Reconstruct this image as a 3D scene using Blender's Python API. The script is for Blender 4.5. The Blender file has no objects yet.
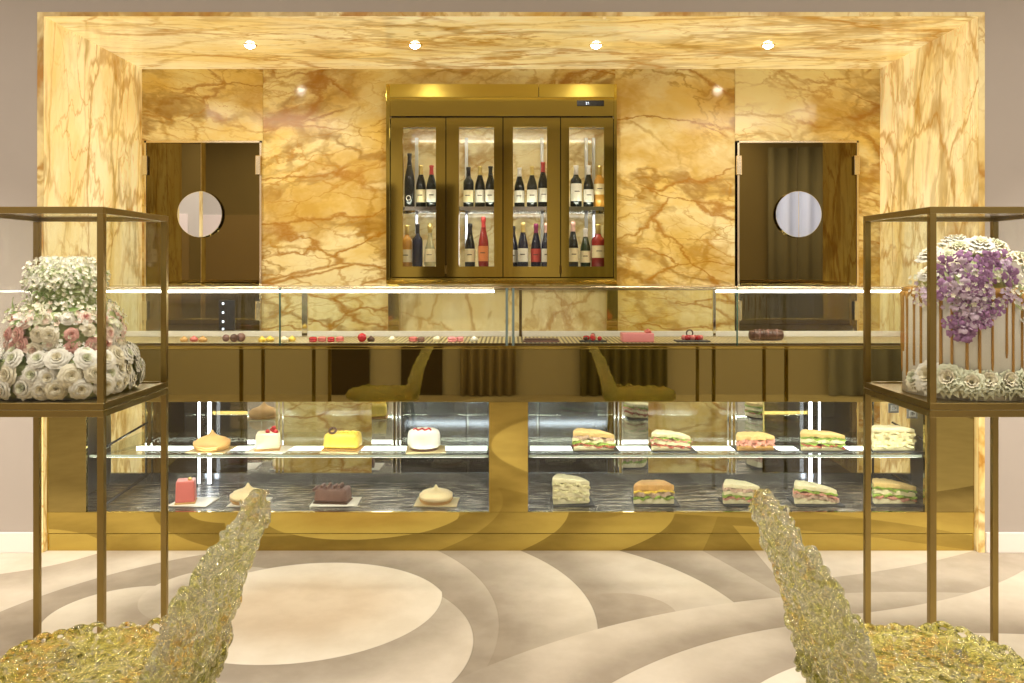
import bpy, bmesh, math, random
from mathutils import Vector, Matrix
random.seed(7)
PI = math.pi
SC = bpy.context.scene
COL = SC.collection
F = 850.0          # focal length in pixels of the 1024 x 683 frame
CX, CY, H = 511.0, 267.0, 1.40   # vanishing point, eye height


def at(px, py, Y):
    return ((px - CX) * Y / F, Y, H - (py - CY) * Y / F)


def flo(px, py):
    Y = H * F / (py - CY)
    return ((px - CX) * Y / F, Y)


# ------------------------------------------------------------------ materials
MATS = {}


def newmat(name):
    m = bpy.data.materials.new(name)
    m.use_nodes = True
    nt = m.node_tree
    nt.nodes.clear()
    out = nt.nodes.new('ShaderNodeOutputMaterial')
    MATS[name] = m
    return m, nt, out


class N:
    """small helper around a node tree"""

    def __init__(s, nt):
        s.nt = nt

    def new(s, t, **kw):
        n = s.nt.nodes.new(t)
        for k, v in kw.items():
            setattr(n, k, v)
        return n

    def put(s, sock, v):
        if isinstance(v, bpy.types.NodeSocket):
            s.nt.links.new(v, sock)
        elif v is not None:
            if isinstance(v, (tuple, list)) and len(v) == 3 and sock.type == 'RGBA':
                v = (*v, 1)
            sock.default_value = v

    def math(s, op, a, b=None, c=None, clamp=False):
        n = s.new('ShaderNodeMath', operation=op, use_clamp=clamp)
        for i, v in enumerate((a, b, c)):
            if v is not None:
                s.put(n.inputs[i], v)
        return n.outputs[0]

    def vmath(s, op, a, b=None, scale=None):
        n = s.new('ShaderNodeVectorMath', operation=op)
        s.put(n.inputs[0], a)
        if b is not None:
            s.put(n.inputs[1], b)
        if scale is not None:
            s.put(n.inputs['Scale'], scale)
        return n.outputs['Value' if op in ('LENGTH', 'DISTANCE', 'DOT_PRODUCT') else 'Vector']

    def mix(s, f, a, b, blend='MIX'):
        n = s.new('ShaderNodeMix', data_type='RGBA', blend_type=blend)
        s.put(n.inputs[0], f)
        s.put(n.inputs[6], a)
        s.put(n.inputs[7], b)
        return n.outputs[2]

    def smooth(s, v, a, b, lo=0.0, hi=1.0, kind='SMOOTHSTEP'):
        n = s.new('ShaderNodeMapRange', interpolation_type=kind)
        for i, x in enumerate((v, a, b, lo, hi)):
            s.put(n.inputs[i], x)
        return n.outputs[0]

    def noise(s, vec, scale, detail=3, rough=0.5, dist=0.0, col=False):
        n = s.new('ShaderNodeTexNoise')
        s.put(n.inputs['Vector'], vec)
        s.put(n.inputs['Scale'], scale)
        s.put(n.inputs['Detail'], detail)
        s.put(n.inputs['Roughness'], rough)
        s.put(n.inputs['Distortion'], dist)
        return n.outputs['Color' if col else 'Fac']

    def mapping(s, vec, loc=(0, 0, 0), rot=(0, 0, 0), scale=(1, 1, 1)):
        n = s.new('ShaderNodeMapping')
        s.put(n.inputs[0], vec)
        n.inputs[1].default_value = loc
        n.inputs[2].default_value = rot
        n.inputs[3].default_value = scale
        return n.outputs[0]

    def obj(s):
        return s.new('ShaderNodeTexCoord').outputs['Object']

    def bump(s, h, strength=0.3, dist=0.01):
        n = s.new('ShaderNodeBump')
        n.inputs['Strength'].default_value = strength
        n.inputs['Distance'].default_value = dist
        s.put(n.inputs['Height'], h)
        return n.outputs[0]

    def bsdf(s, out, color=(0.8, 0.8, 0.8), rough=0.5, metal=0.0, normal=None, **kw):
        n = s.new('ShaderNodeBsdfPrincipled')
        s.put(n.inputs['Base Color'], color)
        s.put(n.inputs['Roughness'], rough)
        s.put(n.inputs['Metallic'], metal)
        if normal is not None:
            s.put(n.inputs['Normal'], normal)
        for k, v in kw.items():
            s.put(n.inputs[k.replace('_', ' ')], v)
        s.nt.links.new(n.outputs[0], out.inputs[0])
        return n


def simple(name, color, rough=0.5, metal=0.0, var=0.0, vscale=30, bump=0.0, bscale=80, bdist=0.003, **kw):
    m, nt, out = newmat(name)
    g = N(nt)
    c = color
    o = None
    if var > 0:
        o = g.obj()
        f = g.noise(o, vscale, 4)
        c = g.mix(f, tuple(max(0, x * (1 - var)) for x in color), tuple(min(1, x * (1 + var)) for x in color))
    nrm = None
    if bump > 0:
        o = o or g.obj()
        nrm = g.bump(g.noise(o, bscale, 4), bump, bdist)
    g.bsdf(out, c, rough, metal, nrm, **kw)
    return m


def emit(name, color, strength):
    m, nt, out = newmat(name)
    n = nt.nodes.new('ShaderNodeEmission')
    n.inputs[0].default_value = (*color, 1)
    n.inputs[1].default_value = strength
    nt.links.new(n.outputs[0], out.inputs[0])
    return m


def pane(name, tint=(0.93, 0.96, 0.94), refl=1.0, rough=0.0):
    m, nt, out = newmat(name)
    g = N(nt)
    t = g.new('ShaderNodeBsdfTransparent')
    t.inputs[0].default_value = (*tint, 1)
    gl = g.new('ShaderNodeBsdfGlossy')
    gl.inputs['Roughness'].default_value = rough
    lw = g.new('ShaderNodeLayerWeight')
    lw.inputs[0].default_value = 0.5
    f = g.math('MULTIPLY', g.math('ADD', g.math('MULTIPLY', g.math('POWER', lw.outputs['Facing'], 5.0), 0.96), 0.04), refl, clamp=True)
    mx = g.new('ShaderNodeMixShader')
    nt.links.new(f, mx.inputs[0])
    nt.links.new(t.outputs[0], mx.inputs[1])
    nt.links.new(gl.outputs[0], mx.inputs[2])
    nt.links.new(mx.outputs[0], out.inputs[0])
    return m


def brass(name, color, rough, wav=0.0, wscale=(1, 1, 1), wn=1.5):
    m, nt, out = newmat(name)
    g = N(nt)
    o = g.obj()
    nrm = None
    if wav > 0:
        nrm = g.bump(g.noise(g.mapping(o, scale=wscale), wn, 1), wav, 0.02)
    g.bsdf(out, color, rough, 1.0, nrm)
    return m


def onyx(name, rot=(0, 0, 0), loc=(0, 0, 0), dark=0.5, vein=1.0, stretch=2.2, pale=0.0, fine=1.0, glow=0.0):
    """honey onyx: cloudy cream and gold ground, branching rust veins"""
    m, nt, out = newmat(name)
    g = N(nt)
    o = g.mapping(g.mapping(g.obj(), rot=rot), loc=loc, scale=(1, 1, stretch))
    wcol = g.noise(o, 1.1, 5, 0.6, col=True)
    warp = g.vmath('SCALE', g.vmath('SUBTRACT', wcol, (0.5, 0.5, 0.5)), scale=0.9)
    p = g.vmath('ADD', o, warp)
    # long smoky veins: ridges of low, stretched noises
    def ridge(off, sc, wd, lo, hi, det=6, ro=0.52):
        q = g.vmath('ADD', p, off)
        rr = g.math('ABSOLUTE', g.math('SUBTRACT', g.noise(q, sc, det, ro), 0.5))
        msk = g.smooth(g.noise(g.vmath('ADD', o, off), 1.1, 3), lo, hi)
        return g.math('MULTIPLY', g.smooth(rr, 0.0, wd, 1, 0), msk)
    v1 = ridge((0, 0, 0), 0.75, 0.035, 0.36, 0.56)
    v1b = ridge((7.3, 2.1, 4.4), 0.62, 0.022, 0.38, 0.56)
    v1c = ridge((3.1, 8.6, 1.7), 1.5, 0.020, 0.40, 0.60)
    # crack network
    wc2 = g.noise(o, 2.4, 5, 0.62, col=True)
    p2 = g.vmath('ADD', o, g.vmath('SCALE', g.vmath('SUBTRACT', wc2, (0.5, 0.5, 0.5)), scale=0.34))
    vo = g.new('ShaderNodeTexVoronoi', feature='DISTANCE_TO_EDGE')
    g.put(vo.inputs['Vector'], p2)
    vo.inputs['Scale'].default_value = 1.5 * fine
    v2 = g.math('MULTIPLY', g.smooth(vo.outputs['Distance'], 0.0, 0.035, 1, 0), g.smooth(g.noise(o, 1.7, 3), 0.38, 0.60))
    vo3 = g.new('ShaderNodeTexVoronoi', feature='DISTANCE_TO_EDGE')
    g.put(vo3.inputs['Vector'], p2)
    vo3.inputs['Scale'].default_value = 4.6 * fine
    v3 = g.math('MULTIPLY', g.smooth(vo3.outputs['Distance'], 0.0, 0.04, 1, 0), g.smooth(g.noise(o, 2.7, 3), 0.44, 0.66))
    # long thin branching lines
    q4 = g.vmath('ADD', o, g.vmath('SCALE', g.vmath('SUBTRACT', g.noise(o, 1.6, 6, 0.6, col=True), (0.5, 0.5, 0.5)), scale=0.55))

    def lines(off, sc, wd, lo, hi):
        vv = g.new('ShaderNodeTexVoronoi', feature='DISTANCE_TO_EDGE')
        g.put(vv.inputs['Vector'], g.mapping(q4, loc=off, scale=(0.62, 0.62, 1.25)))
        vv.inputs['Scale'].default_value = sc
        wv = g.smooth(g.noise(o, 3.0, 2), 0.3, 0.7, wd * 0.5, wd * 1.6)
        n_ = g.new('ShaderNodeMapRange', interpolation_type='SMOOTHSTEP')
        g.put(n_.inputs[0], vv.outputs['Distance'])
        n_.inputs[1].default_value = 0.0
        g.put(n_.inputs[2], wv)
        n_.inputs[3].default_value = 1.0
        n_.inputs[4].default_value = 0.0
        return g.math('MULTIPLY', n_.outputs[0], g.smooth(g.noise(g.vmath('ADD', o, off), 1.5, 3), lo, hi))
    v4 = lines((2.2, 5.1, 0.4), 1.9, 0.040, 0.34, 0.50)
    v5 = lines((6.2, 1.1, 3.4), 3.6, 0.034, 0.40, 0.56)
    v6 = lines((1.7, 9.1, 7.4), 7.5, 0.045, 0.46, 0.62)
    cl = g.noise(p2, 2.0, 6, 0.62)
    ground = g.mix(g.smooth(cl, 0.30, 0.68), (0.83, 0.595, 0.16), (0.95, 0.845, 0.475))
    ground = g.mix(g.math('MULTIPLY', g.smooth(g.noise(p, 1.2, 5, 0.6), 0.49, 0.69), dark), ground, (0.62, 0.37, 0.05))
    if pale:
        ground = g.mix(pale, ground, (0.93, 0.83, 0.58))
    c = g.mix(g.math('MULTIPLY', v3, 0.28 * vein, clamp=True), ground, (0.60, 0.36, 0.04))
    c = g.mix(g.math('MULTIPLY', v2, 0.66 * vein, clamp=True), c, (0.47, 0.25, 0.018))
    c = g.mix(g.math('MULTIPLY', v1c, 0.7 * vein, clamp=True), c, (0.46, 0.24, 0.018))
    c = g.mix(g.math('MULTIPLY', v1b, 0.6 * vein, clamp=True), c, (0.38, 0.19, 0.014))
    c = g.mix(g.math('MULTIPLY', v1, 0.75 * vein, clamp=True), c, (0.34, 0.165, 0.012))
    c = g.mix(g.math('MULTIPLY', v6, 0.42 * vein, clamp=True), c, (0.58, 0.31, 0.03))
    c = g.mix(g.math('MULTIPLY', v5, 0.66 * vein, clamp=True), c, (0.52, 0.245, 0.014))
    c = g.mix(g.math('MULTIPLY', v4, 0.85 * vein, clamp=True), c, (0.44, 0.19, 0.010))
    if glow:                                   # emission added to brighten stone the lamps leave too dark
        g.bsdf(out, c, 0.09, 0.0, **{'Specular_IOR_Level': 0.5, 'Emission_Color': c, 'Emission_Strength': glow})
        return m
    g.bsdf(out, c, 0.09, 0.0, **{'Specular_IOR_Level': 0.5})
    return m


# stone
onyx('onyx_back', (0, 0.12, 0), (0.3, 0, 0.2), 0.85, 1.0, 1.7)
onyx('onyx_back_b', (0, -0.15, 0), (5.3, 0, 3.2), 0.85, 1.0, 1.7)
onyx('onyx_over_door', (0, -0.2, 0), (2.3, 0, 1.7), 1.0, 0.9, 1.9)
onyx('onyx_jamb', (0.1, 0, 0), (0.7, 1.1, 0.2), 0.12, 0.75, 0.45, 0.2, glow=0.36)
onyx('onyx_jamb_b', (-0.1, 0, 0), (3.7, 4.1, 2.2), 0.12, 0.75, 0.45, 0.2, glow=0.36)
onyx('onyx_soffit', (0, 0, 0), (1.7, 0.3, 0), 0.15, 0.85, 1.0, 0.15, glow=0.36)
onyx('onyx_niche', (0, 0, 0), (1.1, 0.3, 6.0), 0.3, 0.7, 0.6, 0.35)
onyx('onyx_pale', (0, 0.2, 0), (4.1, 0.3, 6.0), 0.3, 0.6, 1.6, 0.5)
# soffit veins run along X
for nd in MATS['onyx_soffit'].node_tree.nodes:
    if nd.type == 'MAPPING' and abs(nd.inputs[1].default_value[0] - 1.7) < 1e-4:
        nd.inputs[3].default_value = (0.6, 1.8, 1.0)
for nm in ('onyx_jamb', 'onyx_jamb_b'):
    for nd in MATS[nm].node_tree.nodes:
        if nd.type == 'MAPPING' and abs(nd.inputs[3].default_value[2] - 0.45) < 1e-4:
            nd.inputs[3].default_value = (1.0, 1.7, 0.55)
onyx('onyx_edge', (0, 0, 0), (9, 1, 2), 0.9, 1.0, 0.6)
for nd in MATS['onyx_edge'].node_tree.nodes:
    if nd.type == 'BSDF_PRINCIPLED':
        nd.inputs['Roughness'].default_value = 0.55

simple('plaster', (0.40, 0.355, 0.315), 0.75, var=0.04, vscale=3, bump=0.06, bscale=200)
simple('plaster_pale', (0.56, 0.52, 0.48), 0.8, var=0.03, vscale=3)
simple('paint_rose', (0.80, 0.70, 0.68), 0.5)
simple('plaster_ceiling', (0.72, 0.69, 0.65), 0.8, var=0.03, vscale=3)
simple('paint_white', (0.78, 0.74, 0.69), 0.45, var=0.03, vscale=8)
brass('brass_polished', (0.56, 0.435, 0.115), 0.035, 0.03, (1, 1, 1.6), 1.6)
brass('brass_panel', (0.37, 0.30, 0.105), 0.02, 0.018, (1, 1, 1.4), 1.2)
brass('brass_fascia', (0.60, 0.46, 0.10), 0.32)
brass('brass_cabinet', (0.60, 0.46, 0.10), 0.06, 0.012, (1, 1, 0.6), 2.2)
simple('brass_satin', (0.30, 0.22, 0.075), 0.30, 1.0, var=0.08, vscale=20)
simple('brass_dark', (0.18, 0.12, 0.04), 0.3, 1.0)
simple('chrome', (0.78, 0.78, 0.77), 0.08, 1.0)
simple('mirror', (0.82, 0.83, 0.84), 0.015, 1.0)
simple('steel', (0.52, 0.53, 0.55), 0.28, 1.0, bump=0.1, bscale=40)
simple('steel_matt', (0.62, 0.62, 0.62), 0.45, 0.6)
simple('steel_blue', (0.17, 0.19, 0.24), 0.16, 1.0)
simple('steel_dark', (0.30, 0.32, 0.35), 0.22, 1.0)
simple('bronze_mirror', (0.165, 0.118, 0.035), 0.02, 1.0)
simple('black', (0.012, 0.012, 0.014), 0.25)
simple('black_rubber', (0.02, 0.02, 0.02), 0.6)
simple('white_rail', (0.80, 0.77, 0.70), 0.3)
emit('led', (1.0, 0.95, 0.84), 22.0)
emit('led_soft', (1.0, 0.96, 0.88), 9.0)
emit('led_cool', (0.92, 0.95, 1.0), 5.0)
emit('lamp_glow', (1.0, 0.90, 0.70), 30.0)
emit('digits', (0.8, 0.9, 1.0), 3.0)
pane('glass_clear', (0.955, 0.97, 0.955), 0.9)
pane('glass_case', (0.97, 0.975, 0.965), 0.55)
pane('glass_bronze', (0.80, 0.74, 0.58), 1.0)
simple('glass_edge', (0.10, 0.22, 0.19), 0.1, 0.0, Transmission_Weight=0.4)
pane('glass_shelf', (0.93, 0.97, 0.94), 1.0)
simple('shelf_edge', (0.55, 0.66, 0.60), 0.12)
simple('mirror_dim', (0.62, 0.63, 0.63), 0.03, 1.0)
simple('joint_teal', (0.30, 0.42, 0.42), 0.1, 0.6)
simple('grille_cream', (0.78, 0.68, 0.40), 0.35, 0.3)
simple('chrome_warm', (0.74, 0.62, 0.42), 0.18, 1.0)
# brushed showcase floor with fine ripples, their light and dark painted into the colour
m, nt, out = newmat('rippled_steel')
g = N(nt)
o = g.obj()
w1 = g.noise(g.mapping(o, scale=(7, 48, 1)), 1.0, 4)
w2 = g.noise(g.mapping(o, rot=(0, 0, 0.5), scale=(9, 55, 1)), 1.0, 3)
g.bsdf(out, g.mix(g.smooth(g.math('MULTIPLY', w1, w2), 0.18, 0.34), (0.10, 0.095, 0.09), (0.52, 0.48, 0.43)), 0.24, 0.85, g.bump(w1, 1.0, 0.02))

# carpet pattern: big overlapping petals, each a circle in the floor plane
m, nt, out = newmat('carpet')
g = N(nt)
o = g.obj()
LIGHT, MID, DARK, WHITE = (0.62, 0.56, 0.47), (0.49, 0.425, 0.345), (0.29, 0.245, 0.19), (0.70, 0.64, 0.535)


def circle3(a, b, c):
    (ax, ay), (bx, by), (cx, cy) = a, b, c
    d = 2 * (ax * (by - cy) + bx * (cy - ay) + cx * (ay - by))
    if abs(d) < 1e-5:
        d = 1e-5
    ux = ((ax * ax + ay * ay) * (by - cy) + (bx * bx + by * by) * (cy - ay) + (cx * cx + cy * cy) * (ay - by)) / d
    uy = ((ax * ax + ay * ay) * (cx - bx) + (bx * bx + by * by) * (ax - cx) + (cx * cx + cy * cy) * (bx - ax)) / d
    return ux, uy, math.hypot(ax - ux, ay - uy)


sep = g.new('ShaderNodeSeparateXYZ')
g.put(sep.inputs[0], o)
flat = g.new('ShaderNodeCombineXYZ')
g.put(flat.inputs[0], sep.outputs[0])
g.put(flat.inputs[1], sep.outputs[1])
FL = flat.outputs[0]


def sdist(p3, inside, limit=None):
    """signed distance, negative on the side of the pixel INSIDE"""
    ux, uy, r = circle3(*[flo(*p) for p in p3])
    ix, iy = flo(*inside)
    d = g.math('SUBTRACT', g.vmath('DISTANCE', FL, (ux, uy, 0)), r)
    if math.hypot(ix - ux, iy - uy) > r:
        d = g.math('MULTIPLY', d, -1.0)
    if limit:
        _, lv, sg = limit
        d = g.math('MAXIMUM', d, g.math('MULTIPLY', g.math('SUBTRACT', sep.outputs[0], lv), float(sg)))
    return d


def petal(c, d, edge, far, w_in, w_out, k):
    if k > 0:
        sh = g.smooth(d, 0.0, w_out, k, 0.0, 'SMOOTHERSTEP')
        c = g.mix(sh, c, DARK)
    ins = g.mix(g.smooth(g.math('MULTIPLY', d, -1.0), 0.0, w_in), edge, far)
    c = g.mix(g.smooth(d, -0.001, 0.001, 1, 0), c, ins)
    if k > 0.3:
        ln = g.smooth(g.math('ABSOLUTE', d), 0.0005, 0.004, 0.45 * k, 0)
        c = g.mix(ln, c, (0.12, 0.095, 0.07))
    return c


c = g.mix(g.noise(o, 1.2, 3), MID, LIGHT)
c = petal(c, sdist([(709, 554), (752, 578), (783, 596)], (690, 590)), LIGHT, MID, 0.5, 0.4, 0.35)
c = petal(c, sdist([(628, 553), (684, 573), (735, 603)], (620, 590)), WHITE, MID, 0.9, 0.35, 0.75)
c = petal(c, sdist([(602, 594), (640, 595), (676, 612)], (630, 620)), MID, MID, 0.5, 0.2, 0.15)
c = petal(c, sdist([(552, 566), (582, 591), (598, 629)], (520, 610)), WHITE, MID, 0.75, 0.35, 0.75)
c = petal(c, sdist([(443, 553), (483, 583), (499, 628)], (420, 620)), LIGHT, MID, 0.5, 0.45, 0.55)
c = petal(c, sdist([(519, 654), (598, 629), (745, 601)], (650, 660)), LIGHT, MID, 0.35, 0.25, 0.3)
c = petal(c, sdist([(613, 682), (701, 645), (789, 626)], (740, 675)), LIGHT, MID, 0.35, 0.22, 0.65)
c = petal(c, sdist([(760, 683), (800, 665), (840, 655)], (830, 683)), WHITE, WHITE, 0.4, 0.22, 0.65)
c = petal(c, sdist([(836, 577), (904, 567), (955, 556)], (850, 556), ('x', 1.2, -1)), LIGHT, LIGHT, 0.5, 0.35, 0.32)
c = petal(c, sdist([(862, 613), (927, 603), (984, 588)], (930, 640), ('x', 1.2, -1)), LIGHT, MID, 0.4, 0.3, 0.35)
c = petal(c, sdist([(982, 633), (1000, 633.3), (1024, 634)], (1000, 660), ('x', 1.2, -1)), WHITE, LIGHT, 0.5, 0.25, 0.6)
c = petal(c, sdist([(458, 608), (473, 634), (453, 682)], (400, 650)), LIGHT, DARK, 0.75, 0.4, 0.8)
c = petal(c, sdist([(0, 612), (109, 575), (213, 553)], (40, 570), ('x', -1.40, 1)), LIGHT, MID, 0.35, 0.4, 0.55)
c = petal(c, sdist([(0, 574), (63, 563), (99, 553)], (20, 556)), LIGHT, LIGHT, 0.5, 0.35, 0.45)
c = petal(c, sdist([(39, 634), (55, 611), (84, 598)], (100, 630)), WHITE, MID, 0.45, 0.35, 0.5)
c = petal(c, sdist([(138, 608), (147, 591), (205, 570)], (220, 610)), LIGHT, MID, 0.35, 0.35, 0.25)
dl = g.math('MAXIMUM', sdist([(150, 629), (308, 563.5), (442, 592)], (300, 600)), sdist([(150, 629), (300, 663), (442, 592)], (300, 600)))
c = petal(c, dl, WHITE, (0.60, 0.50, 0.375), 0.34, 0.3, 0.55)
mott = g.noise(o, 5, 5, 0.6)
c = g.mix(0.55, c, g.mix(g.smooth(mott, 0.3, 0.7), (0.36, 0.36, 0.36), (0.64, 0.635, 0.63)), 'SOFT_LIGHT')
g.bsdf(out, c, 0.95, 0.0, g.bump(g.noise(o, 420, 2), 0.25, 0.003), Specular_IOR_Level=0.1)


def resin(name, cols, trans, ior):
    """clear resin with yellow, olive and amber beads set in it"""
    m, nt, out = newmat(name)
    g = N(nt)
    o = g.obj()
    c = g.mix(g.smooth(g.noise(o, 9, 3), 0.35, 0.65), cols[0], cols[1])
    vo = g.new('ShaderNodeTexVoronoi')
    g.put(vo.inputs['Vector'], o)
    vo.inputs['Scale'].default_value = 95
    sp = g.new('ShaderNodeSeparateColor')
    g.put(sp.inputs[0], vo.outputs['Color'])
    c = g.mix(g.smooth(sp.outputs[0], 0.62, 0.72), c, cols[3])
    c = g.mix(g.math('MULTIPLY', g.smooth(sp.outputs[1], 0.70, 0.78), 0.8), c, (1, 1, 0.97))  # cell tints follow the beads and also imitate sparkle in the colour
    c = g.mix(g.math('MULTIPLY', g.smooth(sp.outputs[2], 0.60, 0.70), g.smooth(g.noise(g.mapping(o, loc=(3, 1, 2)), 6, 3), 0.46, 0.62)), c, cols[2])
    b = g.bump(g.math('ADD', g.noise(o, 65, 2), vo.outputs['Distance']), 0.75, 0.008)
    g.bsdf(out, c, 0.0, 0.0, b, Transmission_Weight=trans, IOR=ior)
    return m


resin('resin_back', ((0.99, 1.0, 0.96), (0.95, 0.96, 0.50), (0.98, 0.62, 0.12), (0.74, 0.75, 0.24)), 0.92, 1.52)
resin('resin_seat', ((0.90, 0.91, 0.34), (0.82, 0.80, 0.14), (0.92, 0.55, 0.12), (0.48, 0.47, 0.08)), 0.95, 1.5)

# foods, flowers
simple('cream', (0.88, 0.80, 0.58), 0.5, var=0.06, bump=0.2)
simple('white_icing', (0.88, 0.86, 0.80), 0.45, var=0.03, bump=0.1)
simple('yellow_icing', (0.90, 0.66, 0.10), 0.35, var=0.1, bump=0.15)
simple('pink_icing', (0.66, 0.17, 0.15), 0.35, var=0.08)
simple('red_icing', (0.50, 0.02, 0.03), 0.25)
simple('pink_soft', (0.82, 0.30, 0.33), 0.4)
simple('chocolate', (0.085, 0.035, 0.020), 0.35, var=0.2, bump=0.4)
simple('chocolate_milk', (0.19, 0.095, 0.075), 0.5, var=0.25, bump=0.6, bscale=120)
simple('meringue', (0.74, 0.44, 0.16), 0.5, var=0.25, vscale=18, bump=0.2)
simple('meringue_pale', (0.88, 0.70, 0.40), 0.5, var=0.15, vscale=18, bump=0.2)
simple('pastry', (0.62, 0.36, 0.12), 0.6, var=0.15, bump=0.3)
simple('bread_white', (0.88, 0.80, 0.52), 0.8, var=0.08, vscale=40, bump=0.5, bscale=150)
simple('bread_gold', (0.80, 0.58, 0.24), 0.7, var=0.15, vscale=25, bump=0.4, bscale=120)
simple('bread_brown', (0.68, 0.38, 0.12), 0.7, var=0.2, vscale=25, bump=0.4, bscale=120)
simple('lettuce', (0.30, 0.44, 0.07), 0.5, var=0.35, vscale=40)
simple('ham', (0.72, 0.34, 0.26), 0.45, var=0.2, vscale=40)
simple('salami', (0.42, 0.10, 0.06), 0.45, var=0.3, vscale=60)
simple('egg_mayo', (0.90, 0.82, 0.48), 0.5, var=0.12, vscale=50, bump=0.5)
simple('tuna', (0.62, 0.44, 0.32), 0.6, var=0.25, vscale=60, bump=0.5)
simple('slate', (0.035, 0.037, 0.042), 0.5, var=0.2)
simple('board_gold', (0.74, 0.60, 0.33), 0.3, 0.3)
simple('board_white', (0.80, 0.76, 0.68), 0.35)
simple('petal_white', (0.90, 0.88, 0.80), 0.6, var=0.05, vscale=30, Subsurface_Weight=0.0)
simple('petal_cream', (0.90, 0.84, 0.66), 0.6, var=0.06, vscale=30)
simple('petal_blush', (0.90, 0.70, 0.60), 0.6, var=0.1, vscale=30)
simple('petal_pink', (0.82, 0.45, 0.40), 0.6, var=0.15, vscale=40)
simple('petal_green', (0.78, 0.80, 0.60), 0.6, var=0.1)
simple('petal_purple', (0.34, 0.16, 0.34), 0.6, var=0.25, vscale=30)
simple('petal_lilac', (0.60, 0.46, 0.60), 0.6, var=0.2, vscale=30)
simple('leaf', (0.22, 0.34, 0.09), 0.6, var=0.3, vscale=30)
simple('leaf_pale', (0.45, 0.52, 0.24), 0.6, var=0.3, vscale=30)
simple('caramel', (0.56, 0.31, 0.075), 0.25, 0.35)
simple('bottle_dark', (0.010, 0.012, 0.010), 0.06)
simple('bottle_blue', (0.012, 0.014, 0.035), 0.06)
simple('bottle_green', (0.02, 0.035, 0.012), 0.06)
simple('bottle_red', (0.30, 0.025, 0.02), 0.08)
simple('bottle_amber', (0.62, 0.30, 0.05), 0.06)
simple('bottle_pale', (0.70, 0.66, 0.40), 0.05, Transmission_Weight=0.6)
simple('label_white', (0.84, 0.80, 0.68), 0.6, var=0.06, vscale=60)
simple('label_cream', (0.82, 0.70, 0.42), 0.6, var=0.1, vscale=60)
simple('label_red', (0.62, 0.08, 0.06), 0.5, var=0.1)
simple('label_orange', (0.75, 0.25, 0.08), 0.5, var=0.1)
simple('foil_gold', (0.80, 0.62, 0.22), 0.35, 0.8)
simple('foil_black', (0.015, 0.015, 0.018), 0.3)
simple('foil_red', (0.55, 0.06, 0.05), 0.35, 0.3)
simple('foil_pink', (0.80, 0.50, 0.42), 0.35, 0.4)
simple('foil_white', (0.85, 0.80, 0.74), 0.4)
simple('foil_purple', (0.30, 0.03, 0.12), 0.35, 0.3)
simple('curtain_beige', (0.50, 0.43, 0.32), 0.9, var=0.05)
simple('curtain_olive', (0.26, 0.24, 0.13), 0.9, var=0.05)
simple('curtain_sheer', (0.50, 0.53, 0.64), 0.9)
simple('panel_dark', (0.06, 0.04, 0.022), 0.4)
simple('fabric_sand', (0.60, 0.51, 0.38), 0.9)
emit('daylight', (0.86, 0.90, 1.0), 2.2)
simple('socket_white', (0.80, 0.80, 0.82), 0.4)
simple('socket_grey', (0.35, 0.36, 0.38), 0.3)
simple('leg_black', (0.02, 0.02, 0.02), 0.35)


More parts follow.
